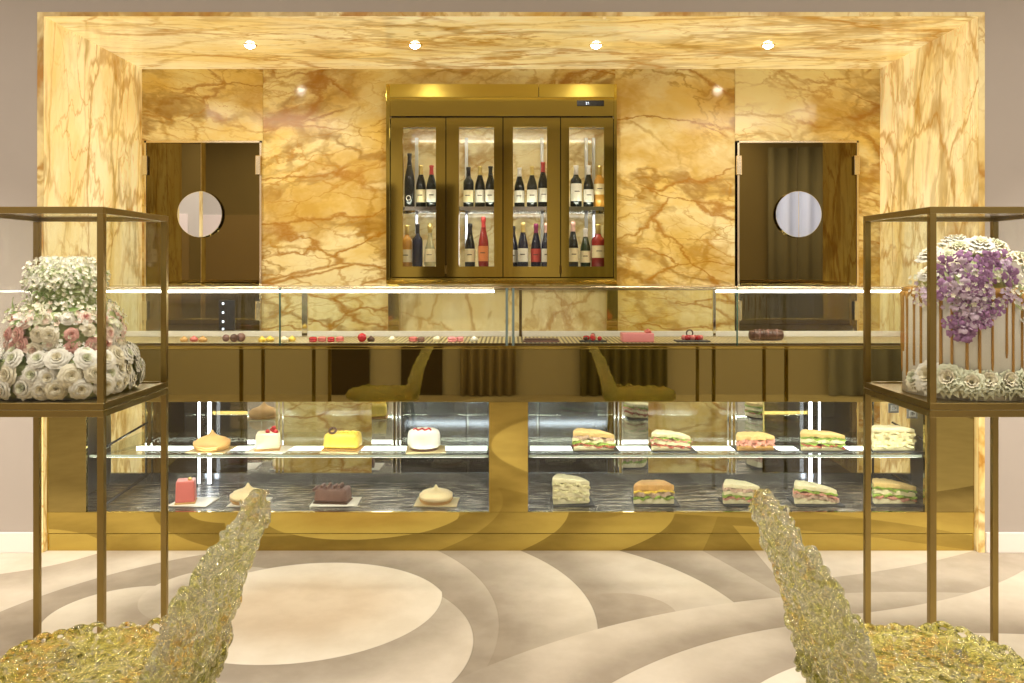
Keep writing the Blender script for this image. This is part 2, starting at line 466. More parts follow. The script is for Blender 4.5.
# ------------------------------------------------------------------ mesh helpers
class MB:
    def __init__(s):
        s.b = bmesh.new()
        s.mats = []
        s.mi = 0

    def m(s, name):
        if name not in s.mats:
            s.mats.append(name)
        s.mi = s.mats.index(name)
        return s

    def _fin(s, faces):
        for f in faces:
            f.material_index = s.mi

    def box(s, x0, x1, y0, y1, z0, z1, M=None, taper=1.0):
        vs = []
        cx, cy = (x0 + x1) / 2, (y0 + y1) / 2
        for z, k in ((z0, 1.0), (z1, taper)):
            for x, y in ((x0, y0), (x1, y0), (x1, y1), (x0, y1)):
                v = Vector((cx + (x - cx) * k, cy + (y - cy) * k, z))
                vs.append(s.b.verts.new(M @ v if M else v))
        fs = [s.b.faces.new([vs[i] for i in q]) for q in
              ((3, 2, 1, 0), (4, 5, 6, 7), (0, 1, 5, 4), (1, 2, 6, 5), (2, 3, 7, 6), (3, 0, 4, 7))]
        s._fin(fs)
        return s

    def lathe(s, prof, c=(0, 0, 0), n=24, M=None, sx=1.0, sy=1.0, wob=None):
        rings = []
        for r, z in prof:
            if r < 1e-6:
                v = Vector((c[0], c[1], c[2] + z))
                rings.append([s.b.verts.new(M @ v if M else v)])
            else:
                ring = []
                for i in range(n):
                    a = 2 * PI * i / n
                    k = wob(a, z) if wob else 1.0
                    v = Vector((c[0] + r * k * sx * math.cos(a), c[1] + r * k * sy * math.sin(a), c[2] + z))
                    ring.append(s.b.verts.new(M @ v if M else v))
                rings.append(ring)
        fs = []
        for A, B in zip(rings, rings[1:]):
            for i in range(n):
                j = (i + 1) % n
                if len(A) == 1 and len(B) == 1:
                    break
                if len(A) == 1:
                    fs.append(s.b.faces.new((A[0], B[j], B[i])))
                elif len(B) == 1:
                    fs.append(s.b.faces.new((A[i], A[j], B[0])))
                else:
                    fs.append(s.b.faces.new((A[i], A[j], B[j], B[i])))
        if len(rings[0]) > 1:
            fs.append(s.b.faces.new(rings[0][::-1]))
        if len(rings[-1]) > 1:
            fs.append(s.b.faces.new(rings[-1]))
        s._fin(fs)
        return s

    def cyl(s, c, r, z0, z1, n=20, M=None):
        return s.lathe([(r, z0), (r, z1)], c, n, M)

    def ball(s, c, r, n=10, sz=1.0, M=None, sx=1.0, sy=1.0):
        prof = [(r * math.sin(PI * i / n), -r * sz * math.cos(PI * i / n)) for i in range(n + 1)]
        prof[0] = (0, prof[0][1])
        prof[-1] = (0, prof[-1][1])
        return s.lathe(prof, c, n + 2, M, sx, sy)

    def torus(s, c, R, r, M=None, n=18, k=7):
        vs = []
        for i in range(n):
            a = 2 * PI * i / n
            row = []
            for j in range(k):
                b = 2 * PI * j / k
                v = Vector(((R + r * math.cos(b)) * math.cos(a), (R + r * math.cos(b)) * math.sin(a), r * math.sin(b)))
                v = (M @ v if M else v) + Vector(c)
                row.append(s.b.verts.new(v))
            vs.append(row)
        fs = []
        for i in range(n):
            for j in range(k):
                fs.append(s.b.faces.new((vs[i][j], vs[(i + 1) % n][j], vs[(i + 1) % n][(j + 1) % k], vs[i][(j + 1) % k])))
        s._fin(fs)
        return s

    def tube(s, pts, r, k=7, cap=True):
        pts = [Vector(p) for p in pts]
        rr = r if isinstance(r, (list, tuple)) else [r] * len(pts)
        up = Vector((0, 0, 1))
        rows = []
        for i, p in enumerate(pts):
            t = (pts[min(i + 1, len(pts) - 1)] - pts[max(i - 1, 0)]).normalized()
            u = t.cross(up if abs(t.z) < 0.95 else Vector((1, 0, 0))).normalized()
            w = u.cross(t)
            rows.append([s.b.verts.new(p + (u * math.cos(2 * PI * j / k) + w * math.sin(2 * PI * j / k)) * rr[i]) for j in range(k)])
        fs = []
        for A, B in zip(rows, rows[1:]):
            for j in range(k):
                fs.append(s.b.faces.new((A[j], A[(j + 1) % k], B[(j + 1) % k], B[j])))
        if cap:
            fs.append(s.b.faces.new(rows[0][::-1]))
            fs.append(s.b.faces.new(rows[-1]))
        s._fin(fs)
        return s

    def prism(s, poly, z0, z1, M=None):
        """poly: list of (x, y), extruded in z"""
        A = [Vector((x, y, z0)) for x, y in poly]
        B = [Vector((x, y, z1)) for x, y in poly]
        if M:
            A = [M @ v for v in A]
            B = [M @ v for v in B]
        A = [s.b.verts.new(v) for v in A]
        B = [s.b.verts.new(v) for v in B]
        n = len(A)
        fs = [s.b.faces.new(A[::-1]), s.b.faces.new(B)]
        for i in range(n):
            fs.append(s.b.faces.new((A[i], A[(i + 1) % n], B[(i + 1) % n], B[i])))
        s._fin(fs)
        return s

    def grid(s, fn, nu, nv):
        """fn(u, v) in 0..1 -> point"""
        rows = [[s.b.verts.new(Vector(fn(i / nu, j / nv))) for i in range(nu + 1)] for j in range(nv + 1)]
        fs = []
        for j in range(nv):
            for i in range(nu):
                fs.append(s.b.faces.new((rows[j][i], rows[j][i + 1], rows[j + 1][i + 1], rows[j + 1][i])))
        s._fin(fs)
        return s

    def mesh(s, name, mat=None, smooth=False):
        me = bpy.data.meshes.new(name)
        bmesh.ops.recalc_face_normals(s.b, faces=s.b.faces)
        s.b.to_mesh(me)
        s.b.free()
        for mm in ([mat] if mat else s.mats):
            me.materials.append(MATS[mm])
        if smooth:
            me.polygons.foreach_set('use_smooth', [True] * len(me.polygons))
        return me

    def build(s, name, mat=None, parent=None, smooth=False, bevel=0.0, loc=None, seg=2):
        o = bpy.data.objects.new(name, s.mesh(name, mat, smooth))
        COL.objects.link(o)
        if bevel:
            b = o.modifiers.new('bevel', 'BEVEL')
            b.width = bevel
            b.segments = seg
            b.limit_method = 'ANGLE'
            b.angle_limit = math.radians(40)
        if parent is not None:
            o.parent = parent
        if loc:
            o.location = loc
        return o


def tag(o, label, cat, group=None, kind=None):
    o['label'] = label
    o['category'] = cat
    if group:
        o['group'] = group
    if kind:
        o['kind'] = kind
    return o


def thing(name, label, cat, loc=(0, 0, 0), rz=0.0, group=None, kind=None):
    o = bpy.data.objects.new(name, None)
    o.empty_display_size = 0.1
    COL.objects.link(o)
    o.location = loc
    o.rotation_euler = (0, 0, rz)
    return tag(o, label, cat, group, kind)


def copy_tree(o, parent=None):
    c = o.copy()
    COL.objects.link(c)
    if parent is not None:
        c.parent = parent
    for ch in list(o.children):
        copy_tree(ch, c)
    return c


def struct(o, label, cat):
    return tag(o, label, cat, kind='structure')


def bx(name, mat, parent, x0, x1, y0, y1, z0, z1, bevel=0.0):
    return MB().box(x0, x1, y0, y1, z0, z1).build(name, mat, parent, bevel=bevel)


# ------------------------------------------------------------------ planes of the place
Y0 = 4.175      # face of the plaster wall and of the stone portal
YC = 4.19       # face of the counter
Y1 = 5.282      # rear stone wall
JX = 2.293      # inner face of the stone jambs
SZ = 2.63       # underside of the stone soffit
CEIL = 3.25
RB = -0.95      # wall behind the camera
RX = 5.2

# ------------------------------------------------------------------ room shell
struct(bx('floor', 'carpet', None, -RX, RX, RB, 6.2, -0.05, 0.0), 'beige carpet with large overlapping petal shapes', 'floor')
struct(bx('ceiling', 'plaster_ceiling', None, -RX, RX, RB, Y0 + 0.02, CEIL, CEIL + 0.05), 'pale plain room ceiling', 'ceiling')
JO = JX + 0.03
o = MB().box(-RX, -JO, Y0, Y0 + 0.1, 0, CEIL).box(JO, RX, Y0, Y0 + 0.1, 0, CEIL).box(-JO, JO, Y0, Y0 + 0.1, SZ + 0.02, CEIL).build('wall_front', 'plaster')
struct(o, 'taupe plaster wall around the stone portal', 'wall')
struct(bx('wall_left', 'plaster', None, -RX - 0.1, -RX, RB, Y0 + 0.1, 0, CEIL), 'plain taupe side wall beyond the flower cake', 'wall')
struct(bx('wall_right', 'plaster', None, RX, RX + 0.1, RB, Y0 + 0.1, 0, CEIL), 'plain taupe side wall beyond the drip cake', 'wall')
struct(bx('wall_rear', 'plaster_pale', None, -RX, RX, RB - 0.1, RB, 0, CEIL), 'pale wall facing the counter', 'wall')
struct(bx('trim_4', 'paint_rose', None, -4.45, -3.3, RB + 0.001, RB + 0.03, 1.0, 2.1, 0.004), 'pale rosy wall panel reflected in the round plate at the flower cake end', 'wall panel')
for sgn, nm in ((-1, 'left'), (1, 'right')):
    xa, xb = sorted((sgn * (JO + 0.002), sgn * RX))
    struct(bx('baseboard_' + nm, 'paint_white', None, xa, xb, Y0 - 0.018, Y0 - 0.001, 0, 0.10, 0.004),
           'pale painted baseboard beside the portal on the %s side' % ('flower cake' if sgn < 0 else 'drip cake'), 'baseboard')

# stone portal
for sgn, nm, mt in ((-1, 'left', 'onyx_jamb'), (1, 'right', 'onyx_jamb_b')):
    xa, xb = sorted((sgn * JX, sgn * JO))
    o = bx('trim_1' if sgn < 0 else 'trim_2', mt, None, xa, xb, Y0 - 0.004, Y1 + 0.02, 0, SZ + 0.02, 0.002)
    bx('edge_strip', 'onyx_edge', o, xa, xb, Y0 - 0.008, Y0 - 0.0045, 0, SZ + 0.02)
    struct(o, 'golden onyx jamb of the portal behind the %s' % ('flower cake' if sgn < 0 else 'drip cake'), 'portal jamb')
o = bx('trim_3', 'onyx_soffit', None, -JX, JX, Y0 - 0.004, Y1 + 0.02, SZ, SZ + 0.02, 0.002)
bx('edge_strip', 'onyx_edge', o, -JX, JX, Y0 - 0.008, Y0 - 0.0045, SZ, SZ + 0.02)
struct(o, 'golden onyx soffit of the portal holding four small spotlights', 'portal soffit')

# rear stone wall, one slab each
DL0, DL1 = at(145, 0, Y1)[0], at(262, 0, Y1)[0]
DR0, DR1 = at(737, 0, Y1)[0], at(858, 0, Y1)[0]
DZ = at(0, 141, Y1)[2]
CL0, CL1 = at(386, 0, 5.2)[0], at(617, 0, 5.2)[0]
CZ0, CZ1 = at(0, 284, 5.2)[2], at(0, 84, 5.2)[2]
SL, SR = at(263, 0, Y1)[0], at(735, 0, Y1)[0]
w = None
slabs = [
    ('onyx_over_door', -JX, SL - 0.001, DZ, SZ), ('onyx_over_door', SR + 0.001, JX, DZ, SZ),
    ('onyx_back', SL + 0.001, CL0, 0, SZ), ('onyx_back_b', CL1, SR - 0.001, 0, SZ),
    ('onyx_back', CL0, CL1, CZ1, SZ), ('onyx_niche', CL0, CL1, 0, CZ0),
    ('onyx_over_door', -JX, DL0, 0, DZ), ('onyx_over_door', DR1, JX, 0, DZ), ('onyx_back', DL1, SL - 0.001, 0, DZ)]
wr = thing('wall_back', 'golden onyx wall behind the counter', 'wall', kind='structure')
for mt, a, b, c_, d in slabs:
    bx('slab', mt, wr, a, b, Y1, Y1 + 0.02, c_, d)
bx('backing', 'black', wr, -JX - 0.05, JX + 0.05, Y1 + 0.45, Y1 + 0.5, 0, SZ + 0.1)


# mirrored double swing doors
def double_door(name, label, x0, x1, xm, swing):
    r = thing(name, label, 'door', ((x0 + x1) / 2, Y1, 0), kind='structure')
    X = (x0 + x1) / 2
    fr = MB()
    t = 0.012
    fr.box(x0 - X, x0 - X + t, -0.012, 0.02, 0, DZ).box(x1 - X - t, x1 - X, -0.012, 0.02, 0, DZ).box(x0 - X, x1 - X, -0.012, 0.02, DZ - t, DZ)
    fr.build('door_frame', 'chrome_warm', r)
    for a, b in ((x0 + t, xm - 0.003), (xm + 0.003, x1 - t)):
        lf = bx('door_leaf', 'bronze_mirror', r, a - X, b - X, -0.006, 0.006, 0.005, DZ - t)
        s = -1 if a < xm - 0.1 else 1
        # half-round push plate
        poly = [(0.0015 * s, 0.143), (0.0015 * s, -0.143)]
        poly = [(s * 0.143 * math.cos(q) if abs(math.cos(q)) > 1e-6 else s * 0.001, 0.143 * math.sin(q)) for q in [-PI / 2 + PI * i / 24 for i in range(25)]]
        M = Matrix.Translation((xm - X, -0.006, 1.726)) @ Matrix.Rotation(PI / 2, 4, 'X')
        hp = MB().prism(poly, 0.012, 0.03, M).build('push_plate', 'mirror', lf, bevel=0.002)
        hp['label'] = 'half-round silver push plate'
        MB().prism([(x * 0.8, y * 0.8) for x, y in poly], 0.0, 0.012, M).build('push_plate_mount', 'brass_satin', lf)
        hx = (a if s < 0 else b) - X
        for hz in (2.03, 1.13):
            MB().box(hx - 0.022, hx + 0.012, -0.03, -0.004, hz - 0.06, hz + 0.06).build('hinge', 'chrome_warm', lf, bevel=0.004)
        sw_ = swing[0 if s < 0 else 1]
        lf.rotation_euler = (0, 0, sw_)
        lf.location = (hx - hx * math.cos(sw_), -hx * math.sin(sw_), 0)
    MB().box(xm - X - 0.003, xm - X + 0.003, 0.007, 0.012, 0.005, DZ - t).build('seam_strip', 'chrome_warm', r)
    return r


double_door('door_1', 'bronze mirrored double door with round silver push plate behind the flower cake side', DL0, DL1, at(201, 0, Y1)[0], (math.radians(4.5), 0))
double_door('door_2', 'bronze mirrored double door with round silver push plate behind the drip cake side', DR0, DR1, at(797, 0, Y1)[0], (0, math.radians(-1.2)))

# spotlights in the stone soffit
for i, (px, lab) in enumerate(((250, 'small bright spotlight in the onyx soffit, at the flower cake end'),
                               (415, 'small bright spotlight in the onyx soffit, second from the flower cake'),
                               (596, 'small bright spotlight in the onyx soffit, second from the drip cake'),
                               (768, 'small bright spotlight in the onyx soffit, at the drip cake end'))):
    Y = (SZ - H) * F / (CY - 45)
    X = (px - CX) * Y / F
    t = thing('spotlight', lab, 'spotlight', (X, Y, SZ), group='soffit spotlights')
    MB().torus((0, 0, -0.001), 0.034, 0.004, n=28).build('bezel', 'chrome_warm', t, True)
    MB().lathe([(0, -0.020), (0.013, -0.018), (0.025, -0.010), (0.030, 0.0)], n=24).build('lens', 'lamp_glow', t, True)
    L = bpy.data.lights.new('spot_lamp', 'SPOT')
    L.energy = 14
    L.color = (1.0, 0.93, 0.78)
    L.spot_size = math.radians(165)
    L.spot_blend = 0.9
    L.shadow_soft_size = 0.03
    lo = bpy.data.objects.new('spot_lamp', L)
    COL.objects.link(lo)
    lo.location = (0, 0, -0.02)
    lo.parent = t

# ------------------------------------------------------------------ display counter
CXL, CXR = -2.288, 2.284
BK = 4.82                      # rear glass
wl = (at(86, 0, YC)[0], at(489, 0, YC)[0])
wr_ = (at(528, 0, YC)[0], at(925, 0, YC)[0])
ZP1 = at(0, 349, YC)[2]        # top of the brass band
ZP0 = at(0, 402, YC)[2]
ZW0 = at(0, 512, YC)[2]
ZS = at(0, 533.5, YC)[2]
ZTOP = at(0, 288, YC)[2]
ZDECK = 1.012
ZSH = 0.468
ZFL = 0.182
ct = thing('display_counter', 'long brass patisserie counter with glass display on top and two glazed showcases', 'display counter', (0, YC, 0))


def cb(name, mat, x0, x1, y0, y1, z0, z1, bevel=0.0, parent=None, lab=None):
    o = bx(name, mat, parent or ct, x0, x1, y0 - YC, y1 - YC, z0, z1, bevel)
    if lab:
        o['label'] = lab
    return o


cb('front_band', 'brass_panel', CXL, CXR, YC, YC + 0.02, ZP0, ZP1, 0.002)
cb('end_panel', 'brass_panel', CXL, wl[0], YC, YC + 0.02, ZW0, ZP0 - 0.0005, 0.001)
cb('end_panel', 'brass_panel', wr_[1], CXR, YC, YC + 0.02, ZW0, ZP0 - 0.0005, 0.001)
cb('centre_panel', 'brass_polished', wl[1], wr_[0], YC, YC + 0.02, ZW0, ZP0 - 0.0005, 0.001)
cb('bottom_rail', 'brass_polished', CXL, CXR, YC, YC + 0.02, ZS + 0.001, ZW0 - 0.0005, 0.001)
cb('plinth', 'brass_polished', CXL, CXR, YC + 0.004, YC + 0.02, 0.0, ZS - 0.002, 0.001)
cb('front_trim', 'brass_polished', CXL, CXR, YC - 0.004, YC + 0.03, ZP1 + 0.001, ZP1 + 0.014, 0.002)
# carcass
cb('carcass_floor', 'rippled_steel', CXL, CXR, YC + 0.02, BK, ZFL - 0.02, ZFL)
cb('carcass_deck', 'white_rail', CXL, CXR, YC + 0.021, BK, ZP0 + 0.02, ZDECK - 0.004)
cb('end_wall', 'steel', CXL + 0.005, CXL + 0.02, YC + 0.021, BK, ZFL, ZP0 + 0.02)
cb('end_wall', 'steel', CXR - 0.02, CXR - 0.005, YC + 0.021, BK, ZFL, ZP0 + 0.02)
cb('centre_post', 'steel', wl[1] + 0.01, wr_[0] - 0.01, YC + 0.021, BK, ZFL, ZP0 + 0.02)
for (a, b) in (wl, wr_):
    cb('window_pane', 'glass_clear', a, b, YC + 0.003, YC + 0.009, ZW0, ZP0)
for (a, b) in (wl, wr_):
    sh = cb('glass_shelf', 'glass_shelf', a + 0.004, b - 0.004, YC + 0.028, BK - 0.02, ZSH - 0.008, ZSH)
for sh in [o for o in ct.children if o.name.startswith('glass_shelf')]:
    xs = [v.co.x for v in sh.data.vertices]
    cb('shelf_edge', 'shelf_edge', min(xs), max(xs), YC + 0.023, YC + 0.027, ZSH - 0.012, ZSH, parent=sh)
    cb('led_or_fill_bar', 'led', min(xs) + 0.02, max(xs) - 0.02, YC + 0.029, YC + 0.037, ZSH - 0.0135, ZSH - 0.0095, parent=sh)  # hidden bar added to brighten the food on the floor below
    # light bar under the rear of the shelf
    bar = cb('led_or_fill_bar', 'led_soft', min(xs) + 0.02, max(xs) - 0.02, 4.70, 4.708, 0.386, 0.408, parent=sh)
    cb('led_or_fill_bar', 'led', min(xs) + 0.02, max(xs) - 0.02, YC + 0.04, YC + 0.052, ZP0 + 0.012, ZP0 + 0.018)  # hidden bar added behind the brass band to light the food
cb('rear_rail', 'steel_dark', CXL, CXR, BK - 0.01, BK + 0.01, ZFL, 0.232)
# rear doors of the showcases: mirror stiles and clear glass between them
stiles = [(248, 276), (372, 393), (622, 648), (735, 762)]
for a, b in stiles:
    xa, xb = at(a, 0, 4.8)[0], at(b, 0, 4.8)[0]
    st = cb('rear_stile', 'mirror_dim', xa, xb, 4.79, 4.80, 0.232, ZP0 + 0.02)
    left = (a in (248, 622))
    for k, dx in enumerate((0.0, 0.022, 0.044)):
        xx = (xb + dx) if left and a == 248 else (xb + dx if a == 372 else xa - dx)
        cb('edge_bar', 'chrome', xx - 0.004, xx + 0.004, 4.78, 4.795, 0.232, ZP0 + 0.02, parent=st)
for px in (199, 209.5, 810.5, 819.5):
    x = at(px, 0, 4.75)[0]
    w_ = 0.008 if px in (209.5, 810.5) else 0.004
    t = cb('led_tube', 'led_cool', x - w_, x + w_, 4.745, 4.757, 0.19, ZP0 + 0.02)
for px in (146, 152, 873):
    x = at(px, 0, 4.75)[0]
    cb('edge_bar', 'chrome', x - 0.004, x + 0.004, 4.745, 4.757, 0.19, ZP0 + 0.02)
for (a, b) in (wl, wr_):
    cb('rear_glass', 'glass_clear', a, b, BK, BK + 0.005, 0.232, ZP0 + 0.02)
# sloping dark stays at the ends of the showcases
for s, x in ((1, -2.06), (-1, 2.16)):
    MB().tube([(x, 0.05, ZFL + 0.012), (x + s * 0.02, 0.58, ZFL + 0.05)], 0.008).build('stay', 'black', ct)
    MB().tube([(x, 0.05, ZSH + 0.012), (x + s * 0.02, 0.58, ZSH + 0.06)], 0.006).build('stay', 'black', ct)
# two socket plates on the end wall near the drip cake
for px, py in ((893.5, 408), (912, 413.5)):
    X, Y, Z = at(px, py, 4.6 if px < 900 else 4.45)
    s_ = MB().box(-0.028, 0.028, -0.004, 0.004, -0.026, 0.026, Matrix.Translation((X, Y - YC, Z - 0.0))).build('socket_plate', 'socket_grey', ct, bevel=0.003)
    s_['label'] = 'small grey framed socket plate'
    MB().box(X - 0.018, X + 0.018, Y - YC - 0.006, Y - YC - 0.003, Z - 0.016, Z + 0.016).build('socket_face', 'socket_white', s_)
    MB().box(X - 0.010, X - 0.006, Y - YC - 0.0075, Y - YC - 0.0055, Z - 0.009, Z + 0.009).box(X - 0.002, X + 0.002, Y - YC - 0.0075, Y - YC - 0.0055, Z - 0.009, Z + 0.009).prism(
        [(X + 0.005, Z - 0.008), (X + 0.012, Z), (X + 0.005, Z + 0.008)], 0.0, 0.002, Matrix(((1, 0, 0, 0), (0, 0, -1, Y - YC - 0.0055), (0, 1, 0, 0), (0, 0, 0, 1)))).build('socket_symbol', 'black', s_)

# glass display on the deck
TOPB = 4.75
cb('deck', 'brass_satin', CXL, CXR, YC + 0.012, TOPB + 0.02, ZDECK - 0.004, ZDECK)
joints = [at(279, 0, YC)[0], at(510, 0, YC)[0], at(738, 0, YC)[0]]
xs = [CXL] + joints + [CXR]
for a, b in zip(xs, xs[1:]):
    cb('front_glass', 'glass_clear', a + 0.003, b - 0.003, YC + 0.014, YC + 0.02, ZDECK, ZTOP - 0.006)
    cb('top_glass', 'glass_clear', a + 0.003, b - 0.003, YC + 0.014, TOPB, ZTOP - 0.006, ZTOP)
for i, x in enumerate(joints):
    if i != 1:
        cb('glass_joint', 'glass_edge', x - 0.003, x + 0.003, YC + 0.012, YC + 0.024, ZDECK, ZTOP)
for dx in (-0.022, 0.010):
    cb('glass_joint', 'joint_teal', joints[1] + dx, joints[1] + dx + 0.012, YC + 0.008, YC + 0.03, ZDECK, ZTOP)
cb('top_rail', 'chrome_warm', CXL, CXR, YC + 0.006, YC + 0.024, ZTOP, ZTOP + 0.006, 0.001)
cb('top_rail', 'chrome_warm', CXL, CXR, TOPB - 0.01, TOPB + 0.01, ZTOP - 0.012, ZTOP, 0.001)
cb('led_or_fill_strip', 'led', CXL + 0.01, joints[1] - 0.08, YC + 0.024, YC + 0.036, ZTOP - 0.023, ZTOP - 0.012)
cb('uplight_shield', 'chrome_warm', CXL + 0.005, CXR - 0.005, YC + 0.0235, YC + 0.040, ZTOP - 0.0118, ZTOP - 0.0065)  # cap added to block the strip's upward light
cb('led_or_fill_strip', 'led', joints[2] - 0.10, CXR - 0.01, YC + 0.024, YC + 0.036, ZTOP - 0.023, ZTOP - 0.012)
cb('rear_frame', 'white_rail', CXL, CXR, TOPB - 0.008, TOPB + 0.012, ZDECK, at(0, 331, TOPB)[2], 0.002)
cb('rear_glass', 'glass_clear', CXL, CXR, TOPB, TOPB + 0.005, at(0, 331, TOPB)[2], ZTOP - 0.012)
for px in (305, 520.5, 714):
    x = at(px, 0, TOPB)[0]
    cb('rear_post', 'chrome' if px != 520.5 else 'brass_dark', x - (0.016 if px == 305 else 0.008), x + (0.016 if px == 305 else 0.008), TOPB - 0.012, TOPB + 0.012, ZDECK, ZTOP - 0.012, 0.002)
gr = MB()
x = CXL + 0.02
while x < CXR - 0.02:
    gr.box(x, x + 0.011, 4.225, 4.62, ZDECK, ZDECK + 0.010)
    x += 0.021
gr.build('vent_grille', 'grille_cream', ct, loc=(0, -YC, 0))
cb('grille_slot', 'brass_dark', CXL + 0.01, CXR - 0.01, 4.223, 4.622, ZDECK, ZDECK + 0.0088)
# control box with four lights seen through the display glass
X0_, _, Zt = at(219, 300, 4.73)
X1_, _, Zb = at(235, 330, 4.73)
cbx = cb('control_box', 'black', X0_, X1_, 4.725, 4.74, Zb, Zt, 0.003, lab='black control box with four small white lights')
for py in (303.5, 312.5, 321.5, 329):
    z = at(0, py, 4.73)[2]
    MB().ball(((X0_ + X1_) / 2 - 0.02, 4.724 - YC, z), 0.006, 8).build('indicator_light', 'digits', cbx)

# ------------------------------------------------------------------ wine cabinet
YW = 5.2
WB = Y1 + 0.40
wc = thing('wine_cabinet', 'brass wine cabinet with four narrow glazed doors set in the onyx wall', 'wine cabinet', ((CL0 + CL1) / 2, YW, 0))
WXc = (CL0 + CL1) / 2


def wb(name, mat, x0, x1, y0, y1, z0, z1, bevel=0.0, parent=None):
    return bx(name, mat, parent or wc, x0 - WXc, x1 - WXc, y0 - YW, y1 - YW, z0, z1, bevel)


zf = lambda py: at(0, py, YW)[2]
xf = lambda px: at(px, 0, YW)[0]
wb('side_panel', 'brass_cabinet', CL0, xf(390), YW, WB, CZ0, CZ1, 0.002)
wb('side_panel', 'brass_cabinet', xf(614), CL1, YW, WB, CZ0, CZ1, 0.002)
wb('top_fascia', 'brass_fascia', xf(390), xf(538.5), YW, YW + 0.03, zf(97), CZ1, 0.001)
wb('top_fascia', 'brass_fascia', xf(539), xf(614), YW, YW + 0.03, zf(97), CZ1, 0.001)
fa = wb('lower_fascia', 'brass_cabinet', xf(390), xf(614), YW + 0.002, YW + 0.03, zf(116), zf(97) - 0.001, 0.002)
cp = wb('control_panel', 'black', xf(577), xf(604), YW - 0.004, YW + 0.002, zf(106), zf(100.5), 0.001, fa)
cp['label'] = 'black digital display strip'
dg = MB()
M0 = Matrix.Translation((xf(586) - WXc, -0.0045, zf(103.4)))
for k, segs in enumerate(('abcdef', 'abc')):          # lit figures of the temperature read-out
    ox = k * 0.010
    S = {'a': (0, .006, .0055, .007), 'b': (.005, .006, .0, .007), 'c': (.005, .006, -.007, 0), 'd': (0, .006, -.007, -.0055),
         'e': (0, .001, -.007, 0), 'f': (0, .001, 0, .007)}
    for s_ in segs:
        a, b, c_, d = S[s_]
        dg.box(a + ox, b + ox, 0, 0.0006, c_, d, M0)
dg.build('display_digits', 'digits', cp)
wb('base_rail', 'brass_cabinet', xf(390), xf(614), YW - 0.003, YW + 0.03, CZ0, zf(278), 0.002)
wb('cabinet_floor', 'steel', xf(390), xf(614), YW + 0.04, WB, zf(266) - 0.03, zf(266) - 0.008)
wb('cabinet_ceiling', 'steel', xf(390), xf(614), YW + 0.03, WB, zf(117), zf(116))
wb('cabinet_back', 'onyx_pale', xf(390), xf(614), WB - 0.02, WB, zf(266) - 0.02, zf(117))
ZSHW = zf(206)
for a, b in ((391, 446), (446, 503), (503, 560.5), (560.5, 613)):
    sh = wb('bottle_shelf', 'glass_shelf', xf(a) + 0.004, xf(b) - 0.004, YW + 0.045, WB - 0.03, ZSHW - 0.008, ZSHW)
    wb('shelf_rail', 'chrome', xf(a) + 0.004, xf(b) - 0.004, YW + 0.04, YW + 0.045, ZSHW - 0.024, ZSHW - 0.001, parent=sh)
    wb('led_or_fill_strip', 'led', xf(a) + 0.03, xf(b) - 0.03, YW + 0.047, YW + 0.055, ZSHW - 0.013, ZSHW - 0.0085, parent=sh)  # strip added to brighten the lower row of bottles
    wb('shelf_rail', 'chrome', xf(a) + 0.004, xf(b) - 0.004, WB - 0.05, WB - 0.045, ZSHW - 0.020, ZSHW - 0.001, parent=sh)
doors = [((391, 445.5), (403, 436)), ((446.5, 502.5), (459, 494)), ((503.5, 560), (513, 547)), ((561, 613), (569, 604))]
for i, ((a, b), (c_, d)) in enumerate(doors):
    mb = MB()
    z0, z1, y0, y1 = zf(277), zf(118), YW - 0.008 - YW, 0.022
    wz0, wz1 = zf(266.5), zf(127)
    X = lambda p: xf(p) - WXc
    mb.box(X(a), X(c_), y0, y1, z0, z1).box(X(d), X(b), y0, y1, z0, z1)
    mb.box(X(c_), X(d), y0, y1, z0, wz0).box(X(c_), X(d), y0, y1, wz1, z1)
    dr = mb.build('door', 'brass_cabinet', wc)
    dr.location = (0, 0, 0)
    MB().box(X(c_), X(d), 0.004, 0.010, wz0, wz1).build('door_pane', 'glass_case', dr)
    hg = MB().tube([(X(a if i % 2 else b) + (0.0), -0.014, z0 + 0.02), (X(a if i % 2 else b), -0.014, z0 + 0.07)], 0.004).build('hinge', 'brass_dark', dr)
for px, s in ((409, 1), (463, 1), (545, -1), (593, -1), (601, -1)):
    wb('rear_post', 'steel_matt', xf(px) - 0.012, xf(px) + 0.008, WB - 0.05, WB - 0.03, zf(265), zf(127))
    if px in (409, 463, 601):
        wb('led_or_fill_strip', 'led_cool', xf(px) - 0.002, xf(px) + 0.001, WB - 0.06, WB - 0.051, zf(265), zf(211))  # glowing sliver standing in for the highlight on the post
for a, b in ((391, 446), (446, 503), (503, 560.5), (560.5, 613)):
    wb('led_or_fill_strip', 'led', xf(a) + 0.03, xf(b) - 0.03, YW + 0.04, YW + 0.05, zf(121), zf(119))  # strip added at the top to light the cabinet interior
for px in (390.5, 446, 503, 560.5, 613.5):
    wb('door_gap_backing', 'black', xf(px) - 0.006, xf(px) + 0.006, YW + 0.024, YW + 0.04, zf(277), zf(118))  # black backing added so the gaps between doors look dark
wb('door_gap_backing', 'black', xf(391), xf(613), YW + 0.024, YW + 0.04, zf(118), zf(116))
# pilasters under the cabinet
for a, b in ((388, 399), (607, 618)):
    wb('pilaster', 'brass_cabinet', xf(a), xf(b), YW, Y1 - 0.002, 0.0, CZ0 - 0.002, 0.002)

